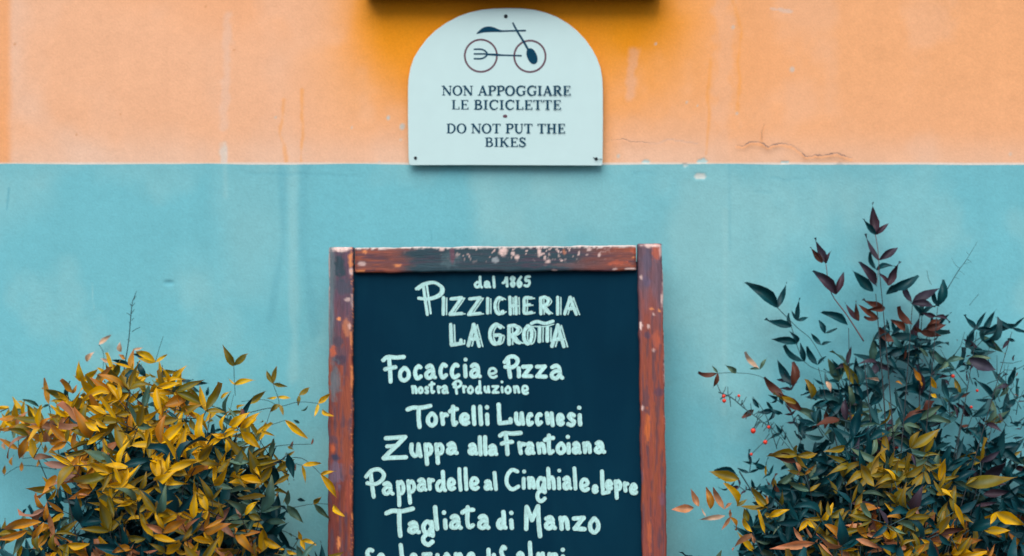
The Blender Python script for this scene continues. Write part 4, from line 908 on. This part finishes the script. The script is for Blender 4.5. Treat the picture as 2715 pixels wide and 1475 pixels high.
# front leaves of the body, as they show
for (b, t, m, w) in [((300, 1395), [(12, 1395)], 'amber', .0), ((109, 1385), [(10, 1395)], 'amber', .85), ((117, 1385), [(90, 1435)], 'amber', .9), ((120, 1380), [(118, 1335)], 'amber', 1.1), ((150, 1262), [(104, 1322)], 'amber', 1.3),
        ((200, 1224), [(165, 1262), (168, 1205)], 'gold', 1.1), ((208, 1225), [(232, 1247)], 'gold', .9), ((236, 1255), [(230, 1214)], 'gold', 1.1), ((293, 1258), [(238, 1270), (318, 1265)], 'gold', 1.0), ((290, 1252), [(260, 1228)], 'gold', 1.1), ((325, 1250), [(357, 1264)], 'gold', 1.2),
        ((318, 1318), [(270, 1305)], 'gold', 1.2), ((322, 1330), [(302, 1355)], 'gold', 1.1), ((322, 1322), [(306, 1276)], 'gold', .9), ((325, 1322), [(352, 1320)], 'gold', 1.0), ((350, 1300), [(373, 1292), (372, 1332)], 'gold', 1.1), ((205, 1312), [(207, 1370)], 'olive', 1.2), ((207, 1310), [(240, 1310)], 'peach', .8),
        ((300, 1320), [(300, 1385)], 'olive', 1.2), ((620, 1400), [(625, 1420)], 'amber', 1), ((575, 1385), [(628, 1418)], 'mauve', 1.5), ((572, 1388), [(610, 1345)], 'mauve', 1.2), ((520, 1395), [(560, 1355), (562, 1402)], 'mauve', 1.3), ((530, 1380), [(520, 1408)], 'mauve', 1.5), ((640, 1370), [(612, 1375), (620, 1345)], 'mauve', 1.4),
        ((520, 1335), [(580, 1358)], 'olive', 1.0), ((545, 1310), [(590, 1350)], 'olive', .9), ((515, 1400), [(480, 1355)], 'olive', 1.2), ((155, 1450), [(225, 1463)], 'olive', 1.2), ((150, 1465), [(120, 1490)], 'gold', 1.2), ((380, 1475), [(256, 1452)], 'peach', .5), ((330, 1478), [(410, 1455)], 'peach', .7),
        ((530, 1460), [(497, 1500)], 'peach', 1.2), ((560, 1480), [(620, 1455)], 'olive', 1.3), ((620, 1480), [(560, 1450)], 'peach', 1.1), ((650, 1365), [(690, 1330)], 'gold', 1.1), ((660, 1365), [(697, 1380)], 'olive', 1.5),
        ((230, 1180), [(275, 1140)], 'gold', 1.2), ((225, 1120), [(270, 1143)], 'gold', 1.0), ((285, 1135), [(246, 1110)], 'gold', 1.1), ((395, 1180), [(392, 1118)], 'gold', 1.2), ((330, 1190), [(330, 1150)], 'gold', 1.2), ((395, 1183), [(358, 1187)], 'gold', 1.1), ((400, 1180), [(440, 1150)], 'olive', 1.2), ((455, 1183), [(475, 1160), (500, 1140)], 'gold', .9),
        ((480, 1210), [(500, 1165), (525, 1168)], 'gold', .8), ((540, 1190), [(560, 1175), (520, 1150)], 'gold', 1), ((600, 1165), [(606, 1205)], 'gold', 1.3), ((596, 1160), [(640, 1140), (560, 1150)], 'gold', 1.1), ((575, 1255), [(610, 1210)], 'olive', 1.2), ((640, 1145), [(690, 1190)], 'gold', 1.2), ((680, 1150), [(706, 1120)], 'gold', 1.0), ((690, 1145), [(732, 1152)], 'gold', 1.1),
        ((640, 1135), [(695, 1098)], 'gold', 1), ((590, 1140), [(600, 1090)], 'gold', 1), ((610, 1130), [(668, 1100)], 'gold', 1.1)]:
    if w: BL.hero(b, t, -.34, m, w)
ENV_L = [(-80, 1090), (40, 1090), (110, 1060), (150, 1020), (200, 1045), (280, 1020), (350, 965), (430, 985), (500, 1040), (580, 1085), (660, 1120), (720, 1180), (740, 1260), (700, 1320), (700, 1390), (720, 1480), (700, 1700), (-120, 1700), (-120, 1400), (60, 1400), (120, 1330), (170, 1240), (190, 1175), (60, 1160), (-80, 1150)]
cnt = 0
while cnt < 330:
    x, y = rnd.uniform(-120, 770), rnd.uniform(950, 1700)
    if not in_poly(x, y, ENV_L): continue
    dc = math.hypot((x-400)/420, (y-1350)/380); cnt += 1
    depth = -.12-.38*max(0, 1-dc)**.5*rnd.choice([rnd.uniform(.1, .5), rnd.uniform(.75, 1.05)])
    ang = math.atan2(-(y-1600), (x-400))+rnd.gauss(0, 1.1)
    front = depth < -.26
    m = None
    back = y > 1180 or (430 < x < 600 and y < 1090 and rnd.random() < .4)
    if not front and back and rnd.random() < .9: m = pick(rnd, ('teal', 7), ('greent', 1.5), ('olive', .6))  # back leaves coloured dark for the shade between leaves
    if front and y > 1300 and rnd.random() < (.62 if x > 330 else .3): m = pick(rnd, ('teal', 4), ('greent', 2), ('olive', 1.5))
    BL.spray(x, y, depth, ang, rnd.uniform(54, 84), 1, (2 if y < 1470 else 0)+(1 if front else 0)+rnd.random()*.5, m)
for i in range(110):       # small sparse outer leaves
    x, y = rnd.uniform(560, 800), rnd.uniform(1060, 1450)
    if rnd.random() < .35: BL.leaf(pl(x, y, -.12), pl(x+rnd.uniform(-20, 26), y+rnd.uniform(-16, 24), -.13), 1.1, pick(rnd, ('teal', 3), ('greent', 3), ('olive', 2)), None, 1.2)
for i in range(30):
    x, y = rnd.uniform(260, 500), rnd.uniform(985, 1060)
    BL.leaf(pl(x, y, -.12), pl(x+rnd.uniform(-24, 24), y-rnd.uniform(2, 26), -.13), 1.2, pick(rnd, ('teal', 2), ('olive', 3), ('gold', 3), ('rust', 1)), None, 1.2)
k_ = 0
while k_ < 170:        # the dense inside of the shrub, its shade put into dark leaf colours
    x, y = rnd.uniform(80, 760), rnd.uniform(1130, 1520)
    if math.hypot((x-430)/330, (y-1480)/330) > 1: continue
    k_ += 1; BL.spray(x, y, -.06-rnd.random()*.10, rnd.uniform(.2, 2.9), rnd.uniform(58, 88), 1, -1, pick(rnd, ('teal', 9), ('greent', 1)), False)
for i in range(120):  # extra low foliage out of view, added to darken the wall by the board
    x, y = rnd.uniform(-120, 860), rnd.uniform(1500, 1760)
    BL.spray(x, y, -.12-rnd.random()*.42, rnd.uniform(.3, 2.8), rnd.uniform(60, 90), 1, -1, pick(rnd, ('teal', 6), ('greent', 2), ('olive', 2)))
# canes
def canes(bush, root, ends, mat, name="stem", r=.0026):
    for (ex, ey, y, rr) in ends:
        e = pl(ex, ey, y); a = root+Vector((rnd.uniform(-.05, .05), rnd.uniform(-.04, .04), -.03))
        m = Vector((a.x*.6+e.x*.4, a.y*.8+e.y*.2, (a.z+e.z)/2)); v, f = [], []; tube(v, f, bez(a, m, e, 10), r*rr, r*rr*.3, 6)
        mesh_obj(name, v, f, mat, bush.o, True)
canes(BL, rootL, [(250, 1020, -.16, 1), (340, 1010, -.18, 1), (430, 970, -.16, 1), (560, 1090, -.18, 1), (130, 1075, -.14, .9), (60, 1120, -.14, .8), (660, 1090, -.16, .8), (620, 1045, -.13, .5), (720, 1080, -.14, .6), (760, 1200, -.16, .6), (500, 1030, -.14, .9)], M_stem)
def twig(bush, pts, y, r=.0011, mat=M_twig, r1=.0005):
    v, f = [], []; P3 = [(a, b, 0) for a, b in pts]; P3 = smooth_pts(P3, 4)
    tube(v, f, [pl(a, b, y) for a, b, _ in P3], r, r1, 5); return mesh_obj("twig", v, f, mat, bush.o, True)
t0 = [(320, 1040), (332, 960), (341, 904), (349, 814), (355, 790), (362, 772)]
twig(BL, t0, -.10, .0013)
for (x, y, dx, dy) in [(345, 905, -8, -4), (350, 880, 22, -12), (347, 838, -12, -8), (349, 832, 8, -12), (350, 815, -6, -10), (351, 812, 7, -8), (355, 795, 6, -10), (349, 850, 6, -6), (347, 860, -5, -6)]:
    twig(BL, [(x, y), (x+dx*.5, y+dy*.6), (x+dx, y+dy)], -.10, .0007)
twig(BL, [(412, 960), (422, 925), (433, 892)], -.10, .0006); twig(BL, [(262, 914), (275, 940), (272, 1000)], -.05, .0006)
twig(BL, [(620, 972), (622, 1020), (624, 1050)], -.13, .0006); twig(BL, [(724, 1018), (740, 1073), (700, 1060), (640, 1065)], -.14, .0006)
for tp in ([(640, 1100), (700, 1085), (745, 1078), (794, 1066), (844, 1070)], [(660, 1150), (710, 1130), (756, 1115)], [(640, 1240), (700, 1222), (740, 1221), (801, 1234)], [(740, 1221), (800, 1215), (851, 1258)],
           [(660, 1330), (740, 1350), (833, 1336), (884, 1339)], [(680, 1420), (740, 1405), (798, 1432)], [(620, 1300), (680, 1260), (707, 1245)], [(690, 1190), (760, 1180), (826, 1178)], [(200, 1110), (150, 1090), (128, 1075)], [(150, 1150), (100, 1120), (60, 1110), (20, 1118)],
           [(150, 1245), (110, 1215), (60, 1216)], [(790, 1432), (770, 1462), (752, 1475)]):
    twig(BL, tp, -.15, .0009)
twig(BL, [(150, 1245), (60, 1235), (10, 1262)], -.08, .0008)
for (x, y) in [(60, 1205), (12, 1180), (118, 1190), (30, 1222), (100, 1225), (55, 1238), (10, 1247)]:
    BL.hero((x+rnd.uniform(-3, 3), y+12), [(x+rnd.uniform(-4, 4), y-14)], -.10, ['amber', 'pale', 'amber'], 1.5)
BL.hero((40, 1105), [(-10, 1120)], -.2, ['mauve', 'amber'], 1.6); BL.hero((85, 1125), [(48, 1102)], -.2, ['mauve', 'amber'], 1.2); BL.hero((40, 1130), [(-4, 1145)], -.18, 'amber'); BL.hero((180, 1135), [(65, 1122)], -.2, ['mauve', 'amber'], .8); BL.hero((128, 1170), [(60, 1150)], -.2, ['mauve', 'amber'], 1.3); BL.hero((130, 1172), [(170, 1160)], -.2, ['mauve', 'amber'], 1.2)
BL.build(M_stem)

# ---- right shrub: dark green and maroon above, olive and peach below
def colR(px, py, r):
    if py < 1000: return pick(r, ('teal', 7), ('bluet', 4), ('greent', .5), ('maroon', 1.2), ('rust', .2))
    if py < 1180: return pick(r, ('teal', 6), ('bluet', 5), ('greent', 2.2), ('rust', .3), ('maroon', .7), ('olive', .8))
    if py > 1380: return pick(r, ('olive', 3.5), ('gold', 1.4), ('amber', 1.6), ('peach', 1.6), ('teal', 2), ('rust', 1))
    return pick(r, ('olive', 5), ('gold', .6), ('teal', 4), ('amber', .5), ('greent', 2), ('maroon', .6))
potR, rootR = pot(2330, -.30, .36, .17); tag(potR, "terracotta pot standing under the dark leaved shrub right of the chalkboard", "plant pot", "terracotta pots by the wall")
BR = Bush("dark_leaved_shrub", "taller shrub with dark green and maroon leaves right of the menu chalkboard", "shrub", rootR, colR)
Mr, Te = 'maroon', 'teal'
for (b, t, y, m, w) in [((2321, 622), [(2313, 538), (2287, 580), (2361, 594)], -.07, [Mr, Mr, Te], 1.0), ((2330, 690), [(2287, 626), (2376, 650)], -.07, Mr, 1.15), ((2324, 716), [(2301, 671), (2374, 700)], -.06, Te, 1.2), ((2322, 757), [(2275, 701)], -.08, Mr, 1.0),
        ((2314, 773), [(2259, 716)], -.07, Te, 1.1), ((2354, 757), [(2385, 693), (2330, 728)], -.09, Mr, 1.2), ((2358, 764), [(2439, 740)], -.08, Te, 1.1), ((2350, 780), [(2396, 750)], -.07, Te, 1.3), ((2419, 803), [(2389, 749), (2486, 757), (2480, 819)], -.09, Mr, 1.1), ((2486, 811), [(2470, 771), (2510, 744)], -.08, Te, 1.2),
        ((2277, 851), [(2234, 808), (2262, 800)], -.09, ['rust', Mr], 1.1), ((2588, 873), [(2555, 835), (2609, 824), (2633, 873)], -.08, Te, 1.1), ((2684, 872), [(2636, 846), (2722, 832), (2724, 878)], -.08, Te, 1.1), ((2061, 816), [(1987, 741), (2081, 748)], -.08, Te, 1.0), ((2115, 851), [(2112, 791), (2094, 824), (2143, 838)], -.08, Te, 1.2),
        ((2098, 866), [(2026, 848), (2086, 832)], -.08, Te, 1.0), ((2190, 698), [(2159, 631), (2200, 663)], -.09, Mr, 1.0), ((2180, 697), [(2147, 655)], -.09, 'rust', 1.0), ((2216, 781), [(2164, 712), (2230, 720), (2203, 744)], -.09, Mr, 1.0), ((2247, 862), [(2179, 834), (2237, 842)], -.08, Te, 1.1), ((2188, 885), [(2167, 852), (2217, 869)], -.08, Te, 1.3),
        ((2115, 910), [(2048, 893), (2100, 878)], -.08, Te, 1.1), ((2133, 959), [(2074, 924), (2117, 912)], -.08, Te, 1.0), ((2177, 915), [(2147, 886), (2202, 903)], -.08, Te, 1.1), ((2168, 968), [(2133, 922), (2187, 943)], -.08, Te, 1.1), ((2015, 979), [(1989, 981), (2036, 950)], -.1, 'greent', 1.0), ((2013, 977), [(1970, 937)], -.1, 'pale', .9),
        ((1952, 989), [(1928, 965)], -.1, 'greent', 1.5), ((1903, 989), [(1851, 995)], -.1, 'rust', .9), ((1903, 989), [(1895, 1031), (1886, 972)], -.1, ['greent', 'rust'], 1.0), ((2098, 1022), [(2054, 958), (2112, 961)], -.12, ['rust', Te], 1.1), ((2122, 1087), [(2060, 1040)], -.12, 'rust', 1.1), ((2080, 1050), [(2020, 1008)], -.12, 'rust', 1.2), ((2110, 1070), [(2050, 1045)], -.14, 'olive', 1.0),
        ((2122, 1117), [(2131, 1164)], -.1, Te, 1.5), ((1999, 1087), [(1966, 1108)], -.09, 'rust', 1.4), ((2012, 1082), [(1996, 1052)], -.1, Te, 1), ((2150, 1060), [(2135, 1012)], -.16, 'olive', 1.4), ((2190, 1012), [(2208, 1038)], -.14, 'pale', 1.5), ((2185, 1020), [(2155, 1008)], -.12, Te, 1.0), ((2195, 1060), [(2240, 1030), (2170, 1030)], -.1, Te, 1.2),
        ((1839, 1347), [(1780, 1351)], -.2, 'peach', 1.15), ((1852, 1343), [(1831, 1295)], -.2, 'peach', 1.0), ((1884, 1350), [(1880, 1292)], -.2, 'amber', 1.1), ((1921, 1350), [(1885, 1294), (1938, 1330)], -.2, 'peach', .9), ((1954, 1342), [(1923, 1287), (1980, 1321)], -.2, ['gold', 'olive'], 1.1), ((1922, 1368), [(1852, 1383)], -.2, 'pale', .7), ((1872, 1370), [(1855, 1343)], -.18, 'pale', .8),
        ((1936, 1371), [(1917, 1408), (1956, 1403), (1935, 1350)], -.22, ['amber', 'peach'], 1.1), ((1982, 1382), [(1971, 1345)], -.22, 'olive', 1.4), ((1994, 1410), [(1966, 1378)], -.24, 'gold', 1.0), ((2029, 1417), [(2006, 1352)], -.25, 'gold', .9), ((1994, 1417), [(1945, 1459), (2000, 1440)], -.25, 'peach', 1.1), ((1959, 1271), [(1878, 1250)], -.18, 'olive', 1.1), ((1955, 1262), [(1894, 1244)], -.1, Te, .7),
        ((2112, 1208), [(2038, 1199), (2108, 1182), (2166, 1208), (2150, 1245)], -.24, 'olive', 1.0), ((2110, 1225), [(2040, 1212), (2115, 1262)], -.24, ['rust', 'peach'], 1.2), ((2030, 1262), [(2028, 1232)], -.2, 'gold', .9), ((2066, 1305), [(2045, 1285)], -.2, 'rust', 1.8), ((2052, 1270), [(2058, 1300)], -.2, 'olive', 1.7),
        ((2025, 1345), [(1995, 1322)], -.22, 'gold', .9), ((2040, 1370), [(2090, 1345), (2030, 1372)], -.25, 'gold', 1.1), ((2160, 1440), [(2040, 1455)], -.33, 'peach', .6), ((2130, 1438), [(2100, 1400)], -.3, 'peach', 1.0), ((2140, 1380), [(2118, 1410), (2165, 1400)], -.32, 'gold', 1.5), ((2190, 1390), [(2230, 1452)], -.32, 'amber', 1.1), ((2200, 1370), [(2240, 1355), (2190, 1330)], -.32, 'olive', 1.3),
        ((2265, 1345), [(2335, 1340)], -.34, 'amber', 1.3), ((2268, 1350), [(2250, 1378), (2290, 1300)], -.34, 'olive', 1.2), ((2375, 1335), [(2412, 1282), (2350, 1300)], -.33, 'olive', 1.1), ((2318, 1290), [(2275, 1235)], -.33, 'olive', 1.3), ((2355, 1230), [(2435, 1232)], -.3, 'olive', .9), ((2360, 1240), [(2367, 1190)], -.3, 'olive', 1.1), ((2500, 1310), [(2470, 1277)], -.32, 'olive', 1.3), ((2560, 1285), [(2590, 1262), (2690, 1255)], -.3, 'olive', 1.0),
        ((2425, 1345), [(2445, 1378)], -.33, 'mauve', 1.2), ((2480, 1330), [(2490, 1370), (2430, 1335)], -.32, Te, 1.4), ((2530, 1335), [(2565, 1400)], -.33, 'gold', 1.0), ((2360, 1430), [(2325, 1392), (2400, 1392)], -.34, 'gold', 1.2), ((2270, 1430), [(2340, 1448)], -.36, 'peach', 1.2), ((2405, 1455), [(2345, 1445)], -.36, 'peach', 1.1), ((2300, 1425), [(2268, 1390)], -.34, 'amber', 1.3), ((2445, 1430), [(2480, 1475)], -.34, 'gold', 1.0), ((2640, 1360), [(2720, 1395), (2625, 1395)], -.33, 'gold', 1.3),
        ((2330, 1010), [(2300, 1000)], -.14, 'pale', .8), ((2440, 1010), [(2420, 975), (2442, 1030)], -.15, 'amber', 1.1), ((2470, 1045), [(2485, 1055)], -.16, 'gold', 1.6), ((2480, 1030), [(2468, 1000)], -.16, 'gold', 1.0), ((2375, 1013), [(2395, 1020)], -.16, 'amber', 1), ((2510, 960), [(2560, 945), (2490, 985)], -.14, 'greent', 1.3), ((2570, 950), [(2636, 990)], -.14, 'maroon', 1.4), ((2560, 965), [(2620, 940)], -.12, 'greent', 1.2),
        ((2455, 870), [(2500, 850), (2510, 868)], -.1, 'rust', 1.2), ((2440, 880), [(2500, 885)], -.1, 'rust', 1.3), ((2400, 875), [(2362, 855)], -.1, 'rust', 1.5), ((2370, 905), [(2325, 875)], -.1, 'rust', 1.4), ((2345, 820), [(2285, 795), (2300, 815)], -.1, 'rust', 1.1), ((2330, 845), [(2268, 812), (2290, 845)], -.1, 'rust', 1), ((2480, 840), [(2440, 830), (2520, 850)], -.1, 'maroon', 1.0), ((2420, 860), [(2375, 820)], -.11, 'rust', 1.1)]:
    BR.hero(b, t, y, m, w)
ENV_R = [(2215, 960), (2230, 860), (2290, 770), (2330, 700), (2370, 740), (2440, 790), (2500, 840), (2570, 880), (2700, 900), (2800, 950), (2800, 1800), (2000, 1800), (1990, 1480), (1985, 1420), (2030, 1330), (2090, 1260), (2160, 1180), (2150, 1080)]
cnt = 0
while cnt < 390:
    x, y = rnd.uniform(1850, 2800), rnd.uniform(760, 1720)
    if not in_poly(x, y, ENV_R): continue
    pr = (.24 if y < 870 else .55 if y < 1020 else .62)*(1 if abs(x-2330) < 120 else .55) if y < 1180 else .95
    if x > 2520 and y < 1180: pr *= .4
    if rnd.random() > pr: continue
    cnt += 1
    dc = math.hypot((x-2350)/430, (y-1480)/480); depth = -.07-.34*max(0, 1-dc)**.6*rnd.uniform(.4, 1.05)
    if y < 1150: depth = max(depth, -.20)
    front = depth < -.24; ang = math.atan2(-(y-1650), (x-2350))+rnd.gauss(0, .85)
    m = None
    if y > 1150 and not front and rnd.random() < .7: m = pick(rnd, ('teal', 6), ('greent', 1), ('maroon', 1))  # leaves further back coloured dark for the shade behind
    BR.spray(x, y, depth, ang, rnd.uniform(54, 84), 1, (2 if y < 1470 else 0)+(1 if front else 0)+rnd.random()*.5+(1.5 if y < 1100 else 0), m)
for i in range(150):
    x, y = rnd.uniform(2380, 2715), rnd.uniform(900, 1250)
    BR.leaf(pl(x, y, -.09), pl(x+rnd.gauss(0, 16), y+rnd.gauss(0, 14), -.10), rnd.uniform(.7, 1.3), pick(rnd, ('teal', 4), ('maroon', 3), ('rust', .8), ('greent', 1)), None, 1.0)
k_ = 0
while k_ < 210:  # dense inner leaves, dark colours standing in for the shade within
    x, y = rnd.uniform(1950, 2800), rnd.uniform(1000, 1520)
    if math.hypot((x-2400)/400, (y-1500)/370) > 1 or rnd.random() > (y-900)/450: continue
    k_ += 1; BR.spray(x, y, -.06-rnd.random()*.10, rnd.uniform(.2, 2.9), rnd.uniform(58, 88), 1, -1, pick(rnd, ('teal', 9), ('greent', 1)), False)
for i in range(120):  # wide low foliage below the view, added to shade the wall
    x, y = rnd.uniform(1860, 2800), rnd.uniform(1510, 1780)
    BR.spray(x, y, -.12-rnd.random()*.42, rnd.uniform(.3, 2.8), rnd.uniform(60, 90), 1, -1, pick(rnd, ('teal', 6), ('greent', 2), ('olive', 2)))
for (x, y, a) in [(2090, 1010, 2.0), (2060, 1060, 2.6), (2100, 1100, 1.9), (2070, 1150, 2.3), (2030, 1240, 2.2), (1990, 1230, 1.5), (1960, 1290, 2.6), (2000, 1300, 1.9), (1920, 1270, 2.0), (2130, 1140, 1.4), (2150, 1040, 2.2), (2045, 1300, 1.2), (2050, 1090, 3.0)]:
    BR.spray(x, y, -.09, a, rnd.uniform(30, 46), 1, 3, pick(rnd, ('teal', 5), ('maroon', 2), ('rust', .5)))
canes(BR, rootR, [(2330, 700, -.07, .8), (2322, 780, -.09, 1), (2250, 870, -.1, .8), (2290, 950, -.12, 1), (2419, 810, -.1, .8), (2486, 815, -.1, .7), (2590, 880, -.09, .7), (2683, 880, -.09, .7), (2170, 975, -.1, .7), (2110, 1110, -.1, .7), (2560, 1060, -.1, .8), (2640, 1090, -.1, .7), (2200, 1100, -.12, 1), (1990, 1400, -.22, .7), (2440, 1030, -.12, 1)], M_stem)
twig(BR, [(2290, 905), (2245, 835), (2203, 775), (2190, 700)], -.09, .0014, M_redtwig, .0007)
twig(BR, [(2321, 622), (2330, 690), (2324, 760)], -.07, .0008, M_redtwig)
twig(BR, [(2061, 816), (2115, 870), (2150, 900), (2185, 960)], -.09, .0008); twig(BR, [(2098, 866), (2133, 960), (2200, 990)], -.08, .0008)
twig(BR, [(1905, 990), (1952, 989), (2015, 998), (2080, 1040)], -.1, .0006)
twig(BR, [(1905, 1040), (1940, 1055), (1970, 1080), (2010, 1110), (2050, 1140), (2095, 1190)], -.1, .0013); twig(BR, [(1990, 1140), (2020, 1120), (2035, 1135)], -.1, .0007)
twig(BR, [(2060, 1190), (2030, 1100), (1996, 1052)], -.1, .0009); twig(BR, [(1960, 1250), (2010, 1330), (2030, 1360)], -.15, .0016); twig(BR, [(2070, 1130), (2110, 1200), (2160, 1260)], -.1, .0012)
g0 = [(2510, 770), (2540, 720), (2562, 690), (2592, 640)]
twig(BR, g0, -.09, .0009, M_twig, .0003)
for (x, y, dx, dy) in [(2545, 712, -22, -28), (2555, 700, 22, -8), (2540, 718, 18, 12), (2570, 676, -8, -10), (2530, 736, 14, 4), (2563, 688, 14, 10)]: twig(BR, [(x, y), (x+dx*.6, y+dy*.4), (x+dx, y+dy)], -.09, .0004, M_twig, .0002)
twig(BR, [(2470, 755), (2462, 740), (2458, 718)], -.09, .0004, M_twig); twig(BR, [(2570, 810), (2595, 780)], -.09, .0004, M_twig)
for i in range(46):     # wiry red-brown fruiting twigs at the right
    x, y = rnd.uniform(2500, 2740), rnd.uniform(930, 1200); a = rnd.uniform(-.3, 2.6); L_ = rnd.uniform(30, 80)
    p1 = (x+math.cos(a)*L_*.5+rnd.gauss(0, 6), y-math.sin(a)*L_*.5+rnd.gauss(0, 6)); p2 = (x+math.cos(a)*L_, y-math.sin(a)*L_)
    BR.tw.append(([pl(x, y, -.09), pl(*p1, -.09), pl(*p2, -.085)], .0008, .0004))
stalks = [(1912, 1043), (1940, 1055), (1970, 1080), (2010, 1110), (2050, 1140), (2080, 1172), (2020, 1085), (2045, 1150)]
for i in range(34):     # fruiting stalks branching off the berry twig
    q = rnd.randrange(len(stalks)-3); t = rnd.random(); a0_, b0_ = stalks[q], stalks[q+1]
    x, y = a0_[0]+(b0_[0]-a0_[0])*t, a0_[1]+(b0_[1]-a0_[1])*t; a = rnd.choice([rnd.uniform(.6, 2.2), rnd.uniform(3.4, 5.2)]); L_ = rnd.uniform(10, 30)
    BR.tw.append(([pl(x, y, -.1), pl(x+math.cos(a)*L_*.6, y-math.sin(a)*L_*.5, -.098), pl(x+math.cos(a)*L_, y-math.sin(a)*L_, -.095)], .0008, .0006))
for (bx, by, sx_, sy_) in [(1919, 1051, 1930, 1051), (1959, 1050, 1955, 1068), (1997, 1143, 2015, 1112), (2029, 1173, 2055, 1145), (1992, 1205, 2040, 1150), (2038, 1133, 2042, 1132)]:
    BR.tw.append(([pl(bx, by, -.11), pl((bx+sx_)/2+4, (by+sy_)/2, -.105), pl(sx_, sy_, -.1)], .0007, .0006))
BR.build(M_twig)
# berries, each on its short stalk
bv, bf = [], []
for j in range(1, 6):
    for i in range(10): a = i*math.pi/5; p = j*math.pi/6; bv.append((math.sin(p)*math.cos(a), math.sin(p)*math.sin(a), math.cos(p)*1.05))
bv += [(0, 0, 1.05), (0, 0, -1.05)]
for j in range(4):
    for i in range(10): a, b = j*10+i, j*10+(i+1) % 10; bf.append((a, b, b+10, a+10))
for i in range(10): bf.append((50, (i+1) % 10, i)); bf.append((51, 40+i, 40+(i+1) % 10))
bme = bpy.data.meshes.new("berry"); bme.from_pydata(bv, [], bf); bme.update(); bme.materials.append(M_berry); bme.polygons.foreach_set("use_smooth", [True]*len(bf))
inv = parent_world(BR.o).inverted()
for (x, y, r) in [(1919, 1051, 5), (1920, 1063, 5.5), (1959, 1050, 4), (1997, 1143, 7), (2038, 1133, 4.5), (2029, 1173, 6), (1992, 1205, 4), (2272, 1234, 6), (2377, 1186, 6), (2591, 1036, 4), (2575, 1080, 4), (2527, 998, 5)]:
    o = bpy.data.objects.new("berry", bme); link(o, BR.o); o.matrix_local = inv @ Matrix.Translation(pl(x, y, -.11)) @ Matrix.Diagonal((r*S, r*S, r*S, 1))
